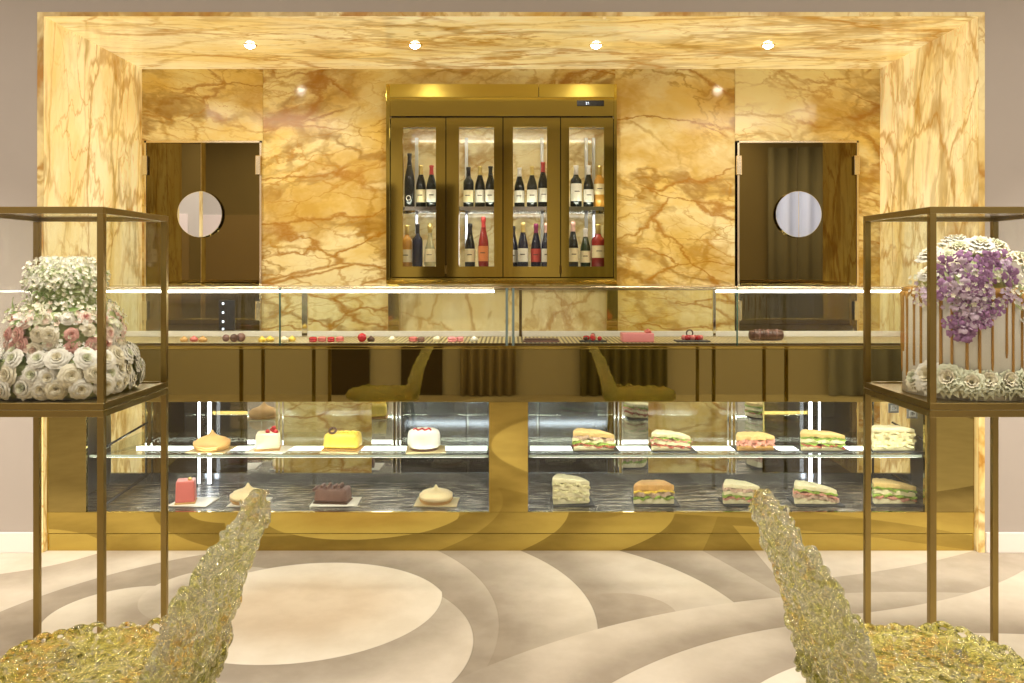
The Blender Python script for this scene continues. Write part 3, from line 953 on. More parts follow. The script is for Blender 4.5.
# low steel fridge below, seen through the showcases
fx0, fx1 = xf(400), xf(606)
fr = thing('undercounter_fridge', 'low steel fridge under the wine cabinet seen through the showcase glass', 'fridge', ((fx0 + fx1) / 2, 5.1, 0))
hw = (fx1 - fx0) / 2
MB().box(-hw, hw, 0, 0.175, 0.06, 0.86).build('body', 'steel_dark', fr, bevel=0.003)
MB().box(-hw, hw, -0.01, 0.175, 0.862, 0.89).build('worktop', 'steel', fr, bevel=0.003)
MB().box(-hw + 0.02, hw - 0.02, 0.02, 0.16, 0.0, 0.06).build('plinth', 'black', fr)
for k in range(3):
    a = -hw + k * 2 * hw / 3
    d_ = MB().box(a + 0.006, a + 2 * hw / 3 - 0.006, -0.02, -0.001, 0.08, 0.85).build('door', 'steel_blue', fr, bevel=0.004)
    MB().box(a + 0.06, a + 2 * hw / 3 - 0.06, -0.035, -0.02, 0.78, 0.80).build('handle', 'chrome', d_, bevel=0.003)


# ------------------------------------------------------------------ bottles
def prof_bordeaux(h, r):
    return [(0, 0.004), (r * .7, 0.0), (r, 0.006), (r, h * .60), (r * .93, h * .66), (r * .55, h * .72), (r * .40, h * .78), (r * .36, h * .90), (r * .42, h * .965), (r * .42, h), (0, h)]


def prof_burgundy(h, r):
    return [(0, 0.004), (r * .7, 0.0), (r, 0.006), (r, h * .48), (r * .92, h * .56), (r * .7, h * .66), (r * .46, h * .76), (r * .36, h * .86), (r * .36, h * .95), (r * .42, h * .965), (r * .42, h), (0, h)]


def prof_champ(h, r):
    return [(0, 0.004), (r * .7, 0.0), (r, 0.006), (r * 1.02, h * .40), (r * .94, h * .52), (r * .66, h * .66), (r * .42, h * .80), (r * .36, h * .88), (r * .46, h * .92), (r * .44, h * .98), (r * .3, h), (0, h)]


def prof_decanter(h, r):
    return [(0, 0.004), (r * .9, 0.0), (r * 1.15, 0.02), (r * 1.2, h * .22), (r * .95, h * .42), (r * .55, h * .60), (r * .42, h * .72), (r * .40, h * .86), (r * .5, h * .88), (r * .5, h), (0, h)]


BOT = {}


def bottle(kind, glass, cap, labm, label, px, row, h, dy=0.0, r=0.036, lab_lo=.12, lab_hi=.42, caplen=.22, grp=None):
    key = (kind, glass, cap, labm, round(h, 3), r, lab_lo)
    Yb = YW + 0.115 + dy
    X = (px - CX) * Yb / F
    Z = (ZSHW + 0.0008) if row == 0 else (zf(266) - 0.0075)
    if key in BOT:
        b = copy_tree(BOT[key])
    else:
        prof = {'b': prof_bordeaux, 'u': prof_burgundy, 'c': prof_champ, 'd': prof_decanter}[kind](h, r)
        b = MB().lathe(prof, n=24).build('bottle', glass, None, True)
        BOT[key] = b

        def rad(z):
            for (r0, z0), (r1, z1) in zip(prof[1:], prof[2:]):
                if z0 <= z <= z1 and z1 > z0:
                    return r0 + (r1 - r0) * (z - z0) / (z1 - z0)
            return prof[-2][0]
        if labm:
            zs = [h * lab_lo + (h * lab_hi - h * lab_lo) * k / 5 for k in range(6)]
            mb = MB().m(labm)
            vs = []
            nA = 16
            mb.grid(lambda u, v: ((rad(zs[int(round(v * 5))]) + 0.0009) * math.cos(-PI / 2 + (u - .5) * 2.5),
                                  (rad(zs[int(round(v * 5))]) + 0.0009) * math.sin(-PI / 2 + (u - .5) * 2.5), zs[int(round(v * 5))]), nA, 5)
            lb = mb.build('bottle_label', None, b, True)
            # printed crest line on the label
            zc = h * (lab_lo * .45 + lab_hi * .55)
            MB().m('panel_dark').grid(lambda u, v: ((rad(zc) + 0.0014) * math.cos(-PI / 2 + (u - .5) * .9), (rad(zc) + 0.0014) * math.sin(-PI / 2 + (u - .5) * .9),
                                                    zc + (v - .5) * 0.006), 8, 1).build('label_print', None, lb)
        if cap:
            zc0 = h * (1 - caplen)
            pr = [(rad(zc0) + .0008, zc0)] + [(r_ + .0008, z_) for r_, z_ in prof if zc0 < z_ < h and r_ > 0] + [(prof[-2][0] + .0008, h + .0008), (0, h + .0008)]
            MB().lathe(pr, n=20).build('capsule', cap, b, True)
    b.location = (X, Yb, Z)
    b.rotation_euler = (0, 0, random.uniform(-.15, .15))
    tag(b, label, 'bottle', grp)
    return b


D1, D2, D3, D4 = 'at the flower cake end', 'second door from flower cake', 'third door from flower cake', 'at the drip cake end'
U, Lw = 'upper shelf ', 'lower shelf '
G = 'bottles in the wine cabinet'
B = [
    ('u', 'bottle_dark', 'foil_black', None, 'tall all-black bottle with a ring badge, ' + U + D1, 409.5, 0, .335),
    ('u', 'bottle_dark', 'foil_gold', 'label_cream', 'dark bottle with gold capsule and cream label, ' + U + D1, 421, 0, .265),
    ('u', 'bottle_dark', 'foil_red', 'label_white', 'dark bottle with reddish capsule and white label, ' + U + D1, 431.5, 0, .26),
    ('b', 'bottle_amber', 'foil_gold', 'label_cream', 'slim amber bottle with cream label, ' + Lw + D1, 407, 1, .265),
    ('b', 'bottle_blue', 'foil_black', None, 'plain dark bottle with black capsule, ' + Lw + D1, 417.5, 1, .27),
    ('d', 'bottle_pale', 'foil_gold', 'label_cream', 'wide pale clear bottle with gold top, ' + Lw + D1, 430, 1, .275),
    ('b', 'bottle_dark', 'foil_black', 'label_cream', 'dark bottle with black capsule and cream label, ' + U + D2, 468.5, 0, .25),
    ('u', 'bottle_dark', 'foil_gold', 'label_white', 'dark bottle with yellow capsule and white label, ' + U + D2, 480, 0, .26),
    ('u', 'bottle_dark', 'foil_black', 'label_white', 'dark bottle with black capsule half behind frame, ' + U + D2, 490.5, 0, .255),
    ('c', 'bottle_dark', 'foil_black', 'label_cream', 'black champagne bottle with shield label, ' + Lw + D2, 470, 1, .275),
    ('c', 'bottle_red', 'foil_red', 'label_orange', 'tall red bottle with orange label, ' + Lw + D2, 483.5, 1, .315),
    ('u', 'bottle_dark', 'foil_white', 'label_white', 'dark bottle with white capsule tip, ' + U + D3, 519.5, 0, .25),
    ('u', 'bottle_dark', 'foil_gold', 'label_white', 'dark bottle with gold capsule, ' + U + D3, 532, 0, .255),
    ('u', 'bottle_dark', 'foil_red', 'label_white', 'dark bottle with orange-red capsule, tallest on the ' + U + D3, 543, 0, .285),
    ('c', 'bottle_blue', 'foil_gold', 'label_white', 'dark blue champagne bottle with gold foil, ' + Lw + D3, 523, 1, .28),
    ('c', 'bottle_blue', 'foil_purple', 'label_red', 'dark champagne bottle with purple foil and red label, ' + Lw + D3, 536, 1, .275),
    ('c', 'bottle_blue', 'foil_pink', 'label_white', 'dark champagne bottle with pink foil half behind frame, ' + Lw + D3, 546.5, 1, .275),
    ('b', 'bottle_dark', 'foil_white', 'label_white', 'dark bottle with white capsule and tall white label, ' + U + D4, 576, 0, .26, 0.0, .036, .14, .56),
    ('u', 'bottle_dark', 'foil_white', 'label_white', 'dark bottle with white capsule and square label, ' + U + D4, 588.5, 0, .26),
    ('b', 'bottle_amber', 'foil_gold', 'label_cream', 'amber bottle with cream label, ' + U + D4, 599.5, 0, .26, 0.02, .036, .3, .56),
    ('c', 'bottle_dark', 'foil_pink', 'label_cream', 'dark champagne bottle with pale pink foil, ' + Lw + D4, 573, 1, .285),
    ('c', 'bottle_green', 'foil_white', 'label_cream', 'shorter green bottle with white capsule, ' + Lw + D4, 585.5, 1, .245),
    ('b', 'bottle_red', 'foil_gold', 'label_cream', 'broad red-amber bottle with cream label, ' + Lw + D4, 598, 1, .27, 0.01, .042, .22, .5),
    ('c', 'bottle_blue', 'foil_black', 'label_white', 'dark bottle mostly hidden by the door frame, ' + Lw + D3, 513, 1, .26, 0.06),
]
for q, a in enumerate(B):
    bottle(*a, **({'dy': .035 * (q % 2)} if len(a) < 9 else {}), **({'r': .0325} if len(a) < 10 else {}), grp=G)

b0 = [o for o in COL.objects if o.get('label', '').startswith('tall all-black')][0]
Mr = Matrix.Rotation(PI / 2, 4, 'X')
MB().torus((0, -0.0372, 0.055), 0.014, 0.0025, Mr).build('ring_badge', 'foil_white', b0, True)


# ------------------------------------------------------------------ cakes
def board(px, Yc, Z, w, d, mat, label, rz=0.0, grp='cake boards'):
    X = (px - CX) * Yc / F
    o = MB().box(-w / 2, w / 2, -d / 2, d / 2, 0, 0.004).build('cake_board', mat, None, bevel=0.0015)
    o.location = (X, Yc, Z)
    o.rotation_euler = (0, 0, rz)
    tag(o, label, 'board', grp)
    return o


def cake_at(name, label, px, Yc, Z, rz=0.0, cat='cake', grp=None):
    return thing(name, label, cat, ((px - CX) * Yc / F, Yc, Z), rz, grp)


def swirl_tart(t, r, h, top, spiral=True):
    MB().lathe([(0, 0), (r * .9, 0), (r, .012), (r * 1.02, .02), (0, .02)], n=36, wob=lambda a, z: 1 + .012 * math.cos(18 * a)).build('tart_shell', 'pastry', t, True)
    prof = [(0, .018), (r * 1.0, .018), (r * 1.06, .028), (r * 1.0, .040), (r * .84, .046), (r * .80, .052), (r * .62, .058), (r * .42, h * .66), (r * .26, h * .74), (r * .13, h * .86), (r * .045, h), (0, h * 1.01)]
    MB().lathe(prof, n=36, wob=lambda a, z: 1 + .05 * math.cos(2 * a + z * 120)).build('meringue_swirl', top, t, True)


def rounded_cake(t, w, d, h, mat, name='icing', bev=.01, base='pastry'):
    MB().box(-w / 2, w / 2, -d / 2, d / 2, 0, .008).build('sponge_base', base, t, bevel=.003)
    return MB().box(-w / 2 + .002, w / 2 - .002, -d / 2 + .002, d / 2 - .002, .008, h, taper=.92).build(name, mat, t, True, bevel=bev, seg=4)


def berry(t, x, y, z, r, mat='red_icing'):
    return MB().ball((x, y, z), r, 8).build('berry', mat, t, True)


YU, YL = 4.335, 4.40
ZU, ZL = ZSH + 0.0005, ZFL + 0.0005
bt = 0.0045
UP = ' on the glass cake shelf'
LO = ' on the cake showcase floor'
# upper shelf of the showcase
for px, w, mt, lab in ((212, .20, 'board_gold', 'gold board under the browned meringue tart'), (270, .20, 'board_white', 'pale board under the white cake with berries'),
                       (343, .19, 'board_gold', 'gold board under the yellow cake'), (426, .20, 'board_gold', 'gold board under the white round cake')):
    board(px, YU, ZU, w, .17, mt, lab + UP, random.uniform(-.15, .15))
t = cake_at('meringue_tart', 'browned meringue tart with pointed swirl' + UP, 212, YU, ZU + bt)
swirl_tart(t, .088, .098, 'meringue')
t = cake_at('berry_cake', 'small white square cake topped with red berries' + UP, 268, YU, ZU + bt, .2)
rounded_cake(t, .125, .12, .085, 'cream')
for x, y, z in ((.0, -.02, .092), (.028, -.01, .094), (.02, .022, .092), (.042, -.03, .091), (.03, -.015, .108)):
    berry(t, x, y, z, .0115)
t = cake_at('yellow_cake', 'yellow glazed cake with a chocolate ring' + UP, 343, YU, ZU + bt, -.08)
rounded_cake(t, .19, .12, .085, 'yellow_icing', bev=.02)
MB().torus((-.045, -.03, .098), .017, .006, Matrix.Rotation(.7, 4, 'X')).build('chocolate_ring', 'chocolate', t, True)
for k in range(5):
    MB().ball((.0 + k * .018, -.02 + .01 * (k % 2), .088), .013, 8, .6).build('mango_slice', 'yellow_icing', t, True)
t = cake_at('round_white_cake', 'white round cake with a red squiggle' + UP, 424, YU, ZU + bt)
MB().lathe([(0, 0), (.07, 0), (.07, .014), (0, .014)], n=36).build('sponge_base', 'chocolate_milk', t, True)
MB().lathe([(0, .014), (.078, .014), (.082, .03), (.08, .075), (.074, .092), (.06, .1), (0, .1)], n=36, wob=lambda a, z: 1 + .025 * math.cos(14 * a)).build('icing', 'white_icing', t, True)
MB().tube([(-.05 + k * .008, -.02 + .025 * math.sin(k * 1.5), .103) for k in range(12)], .0045).build('red_squiggle', 'red_icing', t, True)
# floor of the showcase
for px, w, mt, lab in ((194, .20, 'board_white', 'pale board under the coral block cake'), (250, .19, 'board_white', 'pale board under the pale meringue tart'),
                       (336, .24, 'board_white', 'pale board under the chocolate cake'), (437, .22, 'board_gold', 'gold board under the meringue tart near the centre')):
    board(px, YL, ZL, w, .17, mt, lab + LO, random.uniform(-.12, .12))
t = cake_at('coral_cake', 'coral pink tapered block cake' + LO, 186, YL - .01, ZL + bt, .25)
rounded_cake(t, .10, .10, .115, 'pink_icing', bev=.006)
MB().ball((.02, -.01, .12), .011, 8).build('sugar_pearl', 'foil_gold', t, True)
t = cake_at('meringue_tart', 'pale meringue tart behind the chair back tip' + LO, 248, YL, ZL + bt)
swirl_tart(t, .088, .095, 'meringue_pale')
t = cake_at('chocolate_cake', 'oblong milk chocolate cake with rough coating' + LO, 333, YL, ZL + bt, -.1)
rounded_cake(t, .18, .11, .075, 'chocolate_milk', 'coating', .012, 'chocolate')
for k in range(7):
    MB().box(-.08 + k * .022, -.068 + k * .022, -.05 + .02 * (k % 3), .02, .074, .088, Matrix.Rotation(.15 * (k % 3 - 1), 4, 'Y')).build('chocolate_shard', 'chocolate_milk', t)
t = cake_at('meringue_tart', 'flat golden meringue tart with thin peak near brass centre' + LO, 436, YL, ZL + bt)
swirl_tart(t, .085, .085, 'meringue_pale')


# ------------------------------------------------------------------ sandwiches
def sandwich(name, label, px, Yc, Z, w, h, layers, rz=0.0, slope=0.0, d=.115, cut=.35):
    t = cake_at(name, label, px, Yc, Z, rz, 'sandwich', 'sandwiches in the showcase')
    tot = sum(k for _, _, k in layers)
    z = 0.0
    rnd = random.Random(int(px * 7 + h * 1000))
    for nm, mt, k in layers:
        th = h * k / tot
        is_bread = nm.startswith('bread')
        lump = .004 if is_bread else .010
        out_ = 0.0 if is_bread else .004
        W, Dp = w / 2 + out_ + rnd.uniform(-.003, .003), d / 2 + out_
        nu, nv = 22, 8
        ph = [rnd.uniform(0, 6.28) for _ in range(6)]

        def fn(u, v, zz, amp):
            # footprint: a half slice, long cut edge towards the front, narrowing to the back
            s_ = (u - .5) * 2
            q = v
            width = W * (1 - cut * q ** 1.5)
            x = s_ * width
            y = -Dp + 2 * Dp * q * (1 - .12 * s_ * s_)
            e = (1 - abs(s_) ** 6)
            zz2 = zz + amp * (math.sin(9 * u + ph[0]) * .5 + math.sin(23 * u + 5 * v + ph[1]) * .5 + math.sin(41 * u + ph[3]) * .25)
            zz2 += slope * s_ * h
            return x, y + amp * (math.sin(21 * u + ph[2]) + math.sin(47 * u + ph[4]) * .7) * .8, zz2 + (0 if amp == 0 else 0) - (1 - e) * .003
        mb = MB()
        amp = lump * (0.5 if is_bread else 0.75)
        top = [[Vector(fn(i / nu, j / nv, z + th, amp)) for i in range(nu + 1)] for j in range(nv + 1)]
        bot = [[Vector(fn(i / nu, j / nv, z, amp if z > 0 else 0)) for i in range(nu + 1)] for j in range(nv + 1)]
        if z == 0:
            for row in bot:
                for v_ in row:
                    v_.z = 0
        T = [[mb.b.verts.new(p) for p in r_] for r_ in top]
        Bt = [[mb.b.verts.new(p) for p in r_] for r_ in bot]
        for j in range(nv):
            for i in range(nu):
                mb.b.faces.new((T[j][i], T[j][i + 1], T[j + 1][i + 1], T[j + 1][i]))
                mb.b.faces.new((Bt[j][i], Bt[j + 1][i], Bt[j + 1][i + 1], Bt[j][i + 1]))
        for i in range(nu):
            mb.b.faces.new((Bt[0][i], Bt[0][i + 1], T[0][i + 1], T[0][i]))
            mb.b.faces.new((T[nv][i], T[nv][i + 1], Bt[nv][i + 1], Bt[nv][i]))
        for j in range(nv):
            mb.b.faces.new((T[j][0], T[j + 1][0], Bt[j + 1][0], Bt[j][0]))
            mb.b.faces.new((Bt[j][nu], Bt[j + 1][nu], T[j + 1][nu], T[j][nu]))
        mb.build(nm, mt, t, bevel=0.004 if is_bread else 0.0015)
        z += th
    return t


BW, BG, BB = ('bread_slice', 'bread_white', 2.2), ('bread_slice', 'bread_gold', 2.2), ('bread_slice', 'bread_brown', 2.4)
LT, HM, SL_, EG, TU = ('lettuce', 'lettuce', 1.0), ('ham', 'ham', 1.1), ('salami', 'salami', 1.0), ('egg_filling', 'egg_mayo', 1.4), ('tuna_filling', 'tuna', 1.6)
US = ' on the sandwich shelf'
LS = ' on the sandwich showcase floor'
sw = [
    (592, 0, .215, .098, [BW, SL_, LT, EG, TU, BG], 'yellow-topped sandwich with leafy filling beside the brass centre' + US, .06, -.10),
    (669, 0, .205, .090, [BW, SL_, BW, HM, LT, BW], 'sandwich with two dark meat layers second from the brass centre' + US, .0, -.10),
    (752, 0, .195, .082, [BB, HM, ('ham', 'ham', 1.6), BG], 'open bun sandwich with pink ham' + US, .05, .0),
    (819, 0, .225, .092, [BW, SL_, LT, BW, LT, BG], 'green lettuce sandwich with pale bread' + US, .0, -.06),
    (889, 0, .215, .120, [BW, EG, BW, EG, BW, EG, BW], 'tall pale egg sandwich of many layers, at the drip cake end' + US, .0, .0),
    (569, 1, .195, .135, [BW, EG, BW, EG, BW, EG, BW], 'tall pale egg sandwich leaning, beside the brass centre' + LS, .12, -.08),
    (652, 1, .21, .105, [BW, LT, TU, ('cheese', 'yellow_icing', .8), BB], 'toasted brown sandwich with tuna' + LS, .0, .02),
    (739, 1, .195, .105, [BW, HM, LT, BW, TU, BW], 'pale sandwich with pink filling behind the chair back tip' + LS, .0, -.08),
    (812, 1, .225, .095, [BW, TU, HM, LT, BW], 'sloping sandwich with green salad edge' + LS, .0, -.16),
    (890, 1, .225, .110, [BW, HM, LT, BW, LT, BG], 'layered golden sandwich at the drip cake end' + LS, .0, -.10),
]
for px, row, w, h, lay, lab, rz, sl in sw:
    Yc, Z = (YU, ZU) if row == 0 else (YL, ZL)
    bo = MB().box(-.135, .135, -.10, .09, 0, .006).build('slate_board', 'slate', None, bevel=.002)
    bo.scale = (w / .235 * .95, .85, 1)
    bo.location = ((px + 3 - CX) * Yc / F, Yc, Z)
    bo.rotation_euler = (0, 0, rz * .5)
    tag(bo, 'dark slate board under the ' + lab.split(' on the ')[0].split(' at the')[0].split(' beside')[0].split(' behind')[0].split(' second')[0] + (US if row == 0 else LS), 'board', 'slate boards')
    sandwich('sandwich', lab, px, Yc, Z + .0065, w * .97, h * .92, lay, rz, sl)

# ------------------------------------------------------------------ sweets on the upper deck
ZD = ZDECK + 0.0105
YD = 4.36


def deck_item(name, label, px, Yc=YD, rz=0.0, cat='pastry', grp=None):
    return cake_at(name, label, px, Yc, ZD, rz, cat, grp)


def sweet(kind, mat, label, px, Yc, r=.018, h=.02):
    X = (px - CX) * Yc / F
    if kind == 'macaron':
        o = MB().lathe([(0, 0), (r * .8, 0), (r, .004), (r, .008), (r * .9, .009), (r * .9, .012), (r, .013), (r, .018), (r * .75, .024), (0, .026)], n=20).build('macaron', mat, None, True)
    elif kind == 'truffle':
        o = MB().ball((0, 0, r * .95), r, 10).build('chocolate_truffle', mat, None, True)
    else:
        o = MB().lathe([(0, 0), (r * .8, 0), (r, h * .5), (r * 1.05, h * .6), (r * .6, h * .95), (r * .2, h * 1.3), (0, h * 1.35)], n=18, wob=lambda a, z: 1 + .06 * math.cos(7 * a)).build('petit_four', mat, None, True)
    o.location = (X, Yc, ZD)
    return o


pl = lambda: None
rows = [
    (184, 'petit', 'pastry'), (194, 'petit', 'pink_icing'), (203, 'petit', 'pastry'), (226, 'truffle', 'chocolate_milk'), (234, 'truffle', 'chocolate'), (241, 'truffle', 'chocolate_milk'),
    (262, 'petit', 'yellow_icing'), (270, 'petit', 'yellow_icing'), (284, 'petit', 'cream'), (292, 'petit', 'yellow_icing'),
    (313, 'macaron', 'red_icing'), (322, 'macaron', 'pink_icing'), (331, 'macaron', 'red_icing'), (340, 'macaron', 'pink_icing'),
    (362, 'truffle', 'red_icing'), (371, 'petit', 'chocolate'), (392, 'petit', 'cream'), (413, 'macaron', 'pink_icing'), (421, 'macaron', 'chocolate_milk'),
    (437, 'petit', 'cream'), (452, 'macaron', 'pink_soft'), (460, 'macaron', 'pink_soft'), (474, 'petit', 'white_icing')]
cn = {'pastry': 'golden brown', 'pink_icing': 'coral', 'chocolate_milk': 'milk chocolate', 'chocolate': 'dark chocolate', 'yellow_icing': 'yellow', 'cream': 'cream', 'red_icing': 'red', 'pink_soft': 'pink', 'white_icing': 'white'}
kn = {'petit': 'petit four', 'truffle': 'truffle', 'macaron': 'macaron'}
ordw = ['first', 'second', 'third', 'fourth', 'fifth', 'sixth', 'seventh', 'eighth', 'ninth', 'tenth', 'eleventh', 'twelfth', 'thirteenth', 'fourteenth', 'fifteenth', 'sixteenth', 'seventeenth',
        'eighteenth', 'nineteenth', 'twentieth', 'twenty-first', 'twenty-second', 'twenty-third']
for i, (px, k, mt) in enumerate(rows):
    o = sweet(k, mt, '', px, 4.29 + .02 * (i % 2), .0185 + .002 * (i % 3), .022)
    tag(o, '%s %s, %s sweet along the glass deck from the flower cake' % (cn[mt], kn[k], ordw[i]), kn[k], 'sweets on the counter deck')

t = deck_item('brown_tray', 'flat brown tray just past the central glass joint', 541, 4.30, cat='tray')
MB().box(-.09, .09, -.04, .04, 0, .008).build('tray_base', 'chocolate_milk', t, bevel=.002)
MB().box(-.085, .085, -.035, .035, .008, .016).build('chocolate_slab', 'chocolate', t, bevel=.003)
t = deck_item('berry_dessert', 'low dessert heaped with red berries beside the pink loaf', 593, 4.30)
MB().lathe([(0, 0), (.07, 0), (.072, .006), (0, .006)], n=28, sy=.6).build('dish', 'slate', t, True)
rnd = random.Random(3)
for k in range(16):
    a, rr = rnd.uniform(0, 6.28), rnd.uniform(0, .052)
    berry(t, rr * math.cos(a), rr * .55 * math.sin(a), .016 + rnd.uniform(0, .02) * (1 - rr / .06), .0115, rnd.choice(['red_icing', 'red_icing', 'pink_icing', 'chocolate']))
t = deck_item('pink_loaf_cake', 'pink rectangular loaf cake with a flower on one corner', 637, 4.31)
MB().box(-.08, .08, -.045, .045, 0, .044).build('icing', 'pink_soft', t, True, bevel=.004)
for k in range(6):
    a = k * PI / 3
    MB().ball((.052 + .010 * math.cos(a), -.02 + .010 * math.sin(a), .05 + .004 * (k % 2)), .0095, 8, .7).build('sugar_petal', 'pink_icing', t, True)
MB().ball((.052, -.02, .058), .009, 8).build('sugar_bud', 'pink_icing', t, True)
t = deck_item('glazed_ring_dessert', 'red dessert with an upright chocolate ring on a black slate', 692, 4.31)
MB().box(-.085, .085, -.045, .045, 0, .006).build('slate', 'slate', t, bevel=.002)
for k in range(7):
    MB().ball((-.042 + k * .0145, -.008 * (k % 2), .020), .0135, 8).build('berry', 'red_icing' if k % 3 else 'pink_icing', t, True)
MB().torus((-.012, 0, .042), .016, .004, Matrix.Rotation(PI / 2, 4, 'X')).build('chocolate_ring', 'chocolate', t, True)
t = deck_item('chocolate_log', 'dark chocolate log with piped ridges at the drip cake end', 766, 4.31)
MB().box(-.093, .093, -.045, .045, 0, .004).build('board', 'board_gold', t)
MB().lathe([(0, -.085), (.018, -.085), (.026, -.078), (.027, -.03), (.028, .03), (.026, .078), (.018, .085), (0, .085)], n=24,
           M=Matrix.Translation((0, 0, .0325)) @ Matrix.Rotation(PI / 2, 4, 'Y')).build('log', 'chocolate', t, True)
for k in range(6):
    MB().torus((-.055 + k * .022, 0, .0345), .021, .009, Matrix.Rotation(PI / 2, 4, 'Y') @ Matrix.Rotation(.35, 4, 'X')).build('piped_ridge', 'chocolate_milk' if k % 2 else 'chocolate', t, True)


# ------------------------------------------------------------------ flowers
def petal_fn(r, h, curl, ang, a0, ruff, rnd, thin=1.0):
    p1, p2 = rnd.uniform(0, 6.28), rnd.uniform(0, 6.28)

    def fn(u, v):
        s_ = (u - .5) * 2
        sh = math.sin(min(1, v * 1.05) * PI * .62) ** .7 if v > 0 else 0
        a = a0 + s_ * ang * sh
        rad = r * (.12 + .88 * v ** .8) - r * .10 * s_ * s_ * v
        z = h * math.sin(v * PI / 2) - curl * max(0, v - .55) ** 2 - h * .18 * s_ * s_ * v
        rad += ruff * r * math.sin(s_ * 7 + p1) * v * v
        z += ruff * r * math.sin(s_ * 9 + p2) * v * v
        return rad * math.cos(a), rad * math.sin(a), z
    return fn


def rose_mesh(name, mat, seed, ruff=.05, layers=None, inner=None, wide=1.15):
    rnd = random.Random(seed)
    mb = MB()
    layers = layers or [(3, .20, .62, .0), (4, .36, .62, .1), (5, .58, .56, .5), (6, .82, .44, .8), (6, 1.0, .26, .7)]
    for li, (n, r, h, curl) in enumerate(layers):
        mb.m(inner if (inner and li < 2) else mat)
        for k in range(n):
            mb.grid(petal_fn(r, h, curl, wide * 2 * PI / n / 2 + .12 * (wide > 1), 2 * PI * k / n + li * .7 + rnd.uniform(-.12, .12), ruff, rnd), 5, 5)
    return mb.mesh(name, None, True)


PEONY = [(5, .25, .80, .1), (6, .42, .80, .2), (7, .62, .72, .4), (8, .82, .56, .6), (8, 1.0, .34, .7)]
FLOWER = {
    'rose': [rose_mesh('white_rose', 'petal_white', 1, .04, inner='petal_cream'), rose_mesh('white_rose', 'petal_cream', 2, .05), rose_mesh('white_rose', 'petal_white', 3, .06, inner='petal_green')],
    'blush': [rose_mesh('blush_rose', 'petal_blush', 4, .05, inner='petal_pink'), rose_mesh('blush_rose', 'petal_cream', 5, .05, inner='petal_blush')],
    'pink': [rose_mesh('pink_rose', 'petal_pink', 6, .05), rose_mesh('pink_rose', 'petal_pink', 7, .05, inner='petal_blush')],
    'peony': [rose_mesh('peony', 'petal_white', 8, .12, PEONY, 'petal_cream'), rose_mesh('peony', 'petal_cream', 9, .13, PEONY, 'petal_green')],
    'ruffle': [rose_mesh('peony', 'petal_green', 19, .14, PEONY, 'petal_cream')],
    'orchid': [rose_mesh('purple_orchid', 'petal_purple', 10, .07, [(5, 1.0, .16, .5), (3, .42, .3, .1)], 'petal_purple', .72), rose_mesh('purple_orchid', 'petal_lilac', 11, .07, [(5, 1.0, .14, .4), (3, .42, .3, .1)], 'petal_purple', .72), rose_mesh('purple_orchid', 'petal_purple', 12, .12, [(4, 1.0, .22, .6), (3, .4, .35, .1)], 'petal_lilac', .8)],
}


def flower(name, kind, parent, p, nrm, r, rnd):
    me = rnd.choice(FLOWER[kind])
    o = bpy.data.objects.new(name, me)
    COL.objects.link(o)
    o.parent = parent
    q = Vector(nrm).normalized().to_track_quat('Z', 'Y')
    o.rotation_mode = 'QUATERNION'
    from mathutils import Quaternion
    o.rotation_quaternion = q @ Quaternion((0, 0, 1), rnd.uniform(0, 6.28))
    e_ = r * 1.12
    p = (max(-.221 + e_, min(.221 - e_, p[0])), max(-.226 + e_, min(.226 - e_, p[1])), max(p[2], r * 1.0 + .002))
    o.location = p
    o.scale = (r, r, r)
    return o


def bits(name, mats, parent, pts, rr, rnd, kind='stuff'):
    """tiny five-petalled blossoms facing outwards"""
    mb = MB()
    for p in pts:
        mb.m(rnd.choice(mats))
        p = Vector((max(-.205, min(.205, p[0])), max(-.210, min(.210, p[1])), p[2]))
        r = rnd.uniform(*rr)
        nn = Vector((p.x + rnd.uniform(-.08, .08), p.y + rnd.uniform(-.08, .08), rnd.uniform(.0, .14))).normalized()
        t1 = nn.orthogonal().normalized()
        t2 = nn.cross(t1)
        a0 = rnd.uniform(0, 6.28)
        for k in range(5):
            a = a0 + k * 2 * PI / 5
            d = t1 * math.cos(a) + t2 * math.sin(a)
            e = t1 * -math.sin(a) + t2 * math.cos(a)
            q = [p, p + d * r * .7 + e * r * .42 + nn * r * .15, p + d * r * 1.15 + nn * r * .35, p + d * r * .7 - e * r * .42 + nn * r * .15]
            f = mb.b.faces.new([mb.b.verts.new(v) for v in q])
            f.material_index = mb.mi
    o = mb.build(name, None, parent, True)
    if kind:
        o['kind'] = kind
    return o


def leafy(name, mats, parent, pts, L, rnd):
    mb = MB()
    for p, nrm in pts:
        mb.m(rnd.choice(mats))
        q = Vector(nrm).normalized()
        t1 = q.cross(Vector((rnd.uniform(-1, 1), rnd.uniform(-1, 1), rnd.uniform(-1, 1)))).normalized()
        ax = (q * rnd.uniform(.3, 1) + t1).normalized()
        sd = ax.cross(q).normalized()
        l, w = rnd.uniform(*L), rnd.uniform(.25, .4)
        P0 = Vector(p)
        P0.x = max(-.172, min(.172, P0.x))
        P0.y = max(-.178, min(.178, P0.y))
        mb.grid(lambda u, v: P0 + ax * (l * v) + sd * ((u - .5) * w * l * math.sin(PI * min(1, v * .98 + .02))) + q * (-.15 * l * v * v + .04 * l * abs(u - .5) * 2), 2, 4)
    o = mb.build(name, None, parent, True)
    o['kind'] = 'stuff'
    return o


# ------------------------------------------------------------------ glass cases on brass stands
YVF, YVB = 2.563, 3.05
VZ0, VZM, VZ1 = 0.9695, 0.967, 1.582
TB = .020


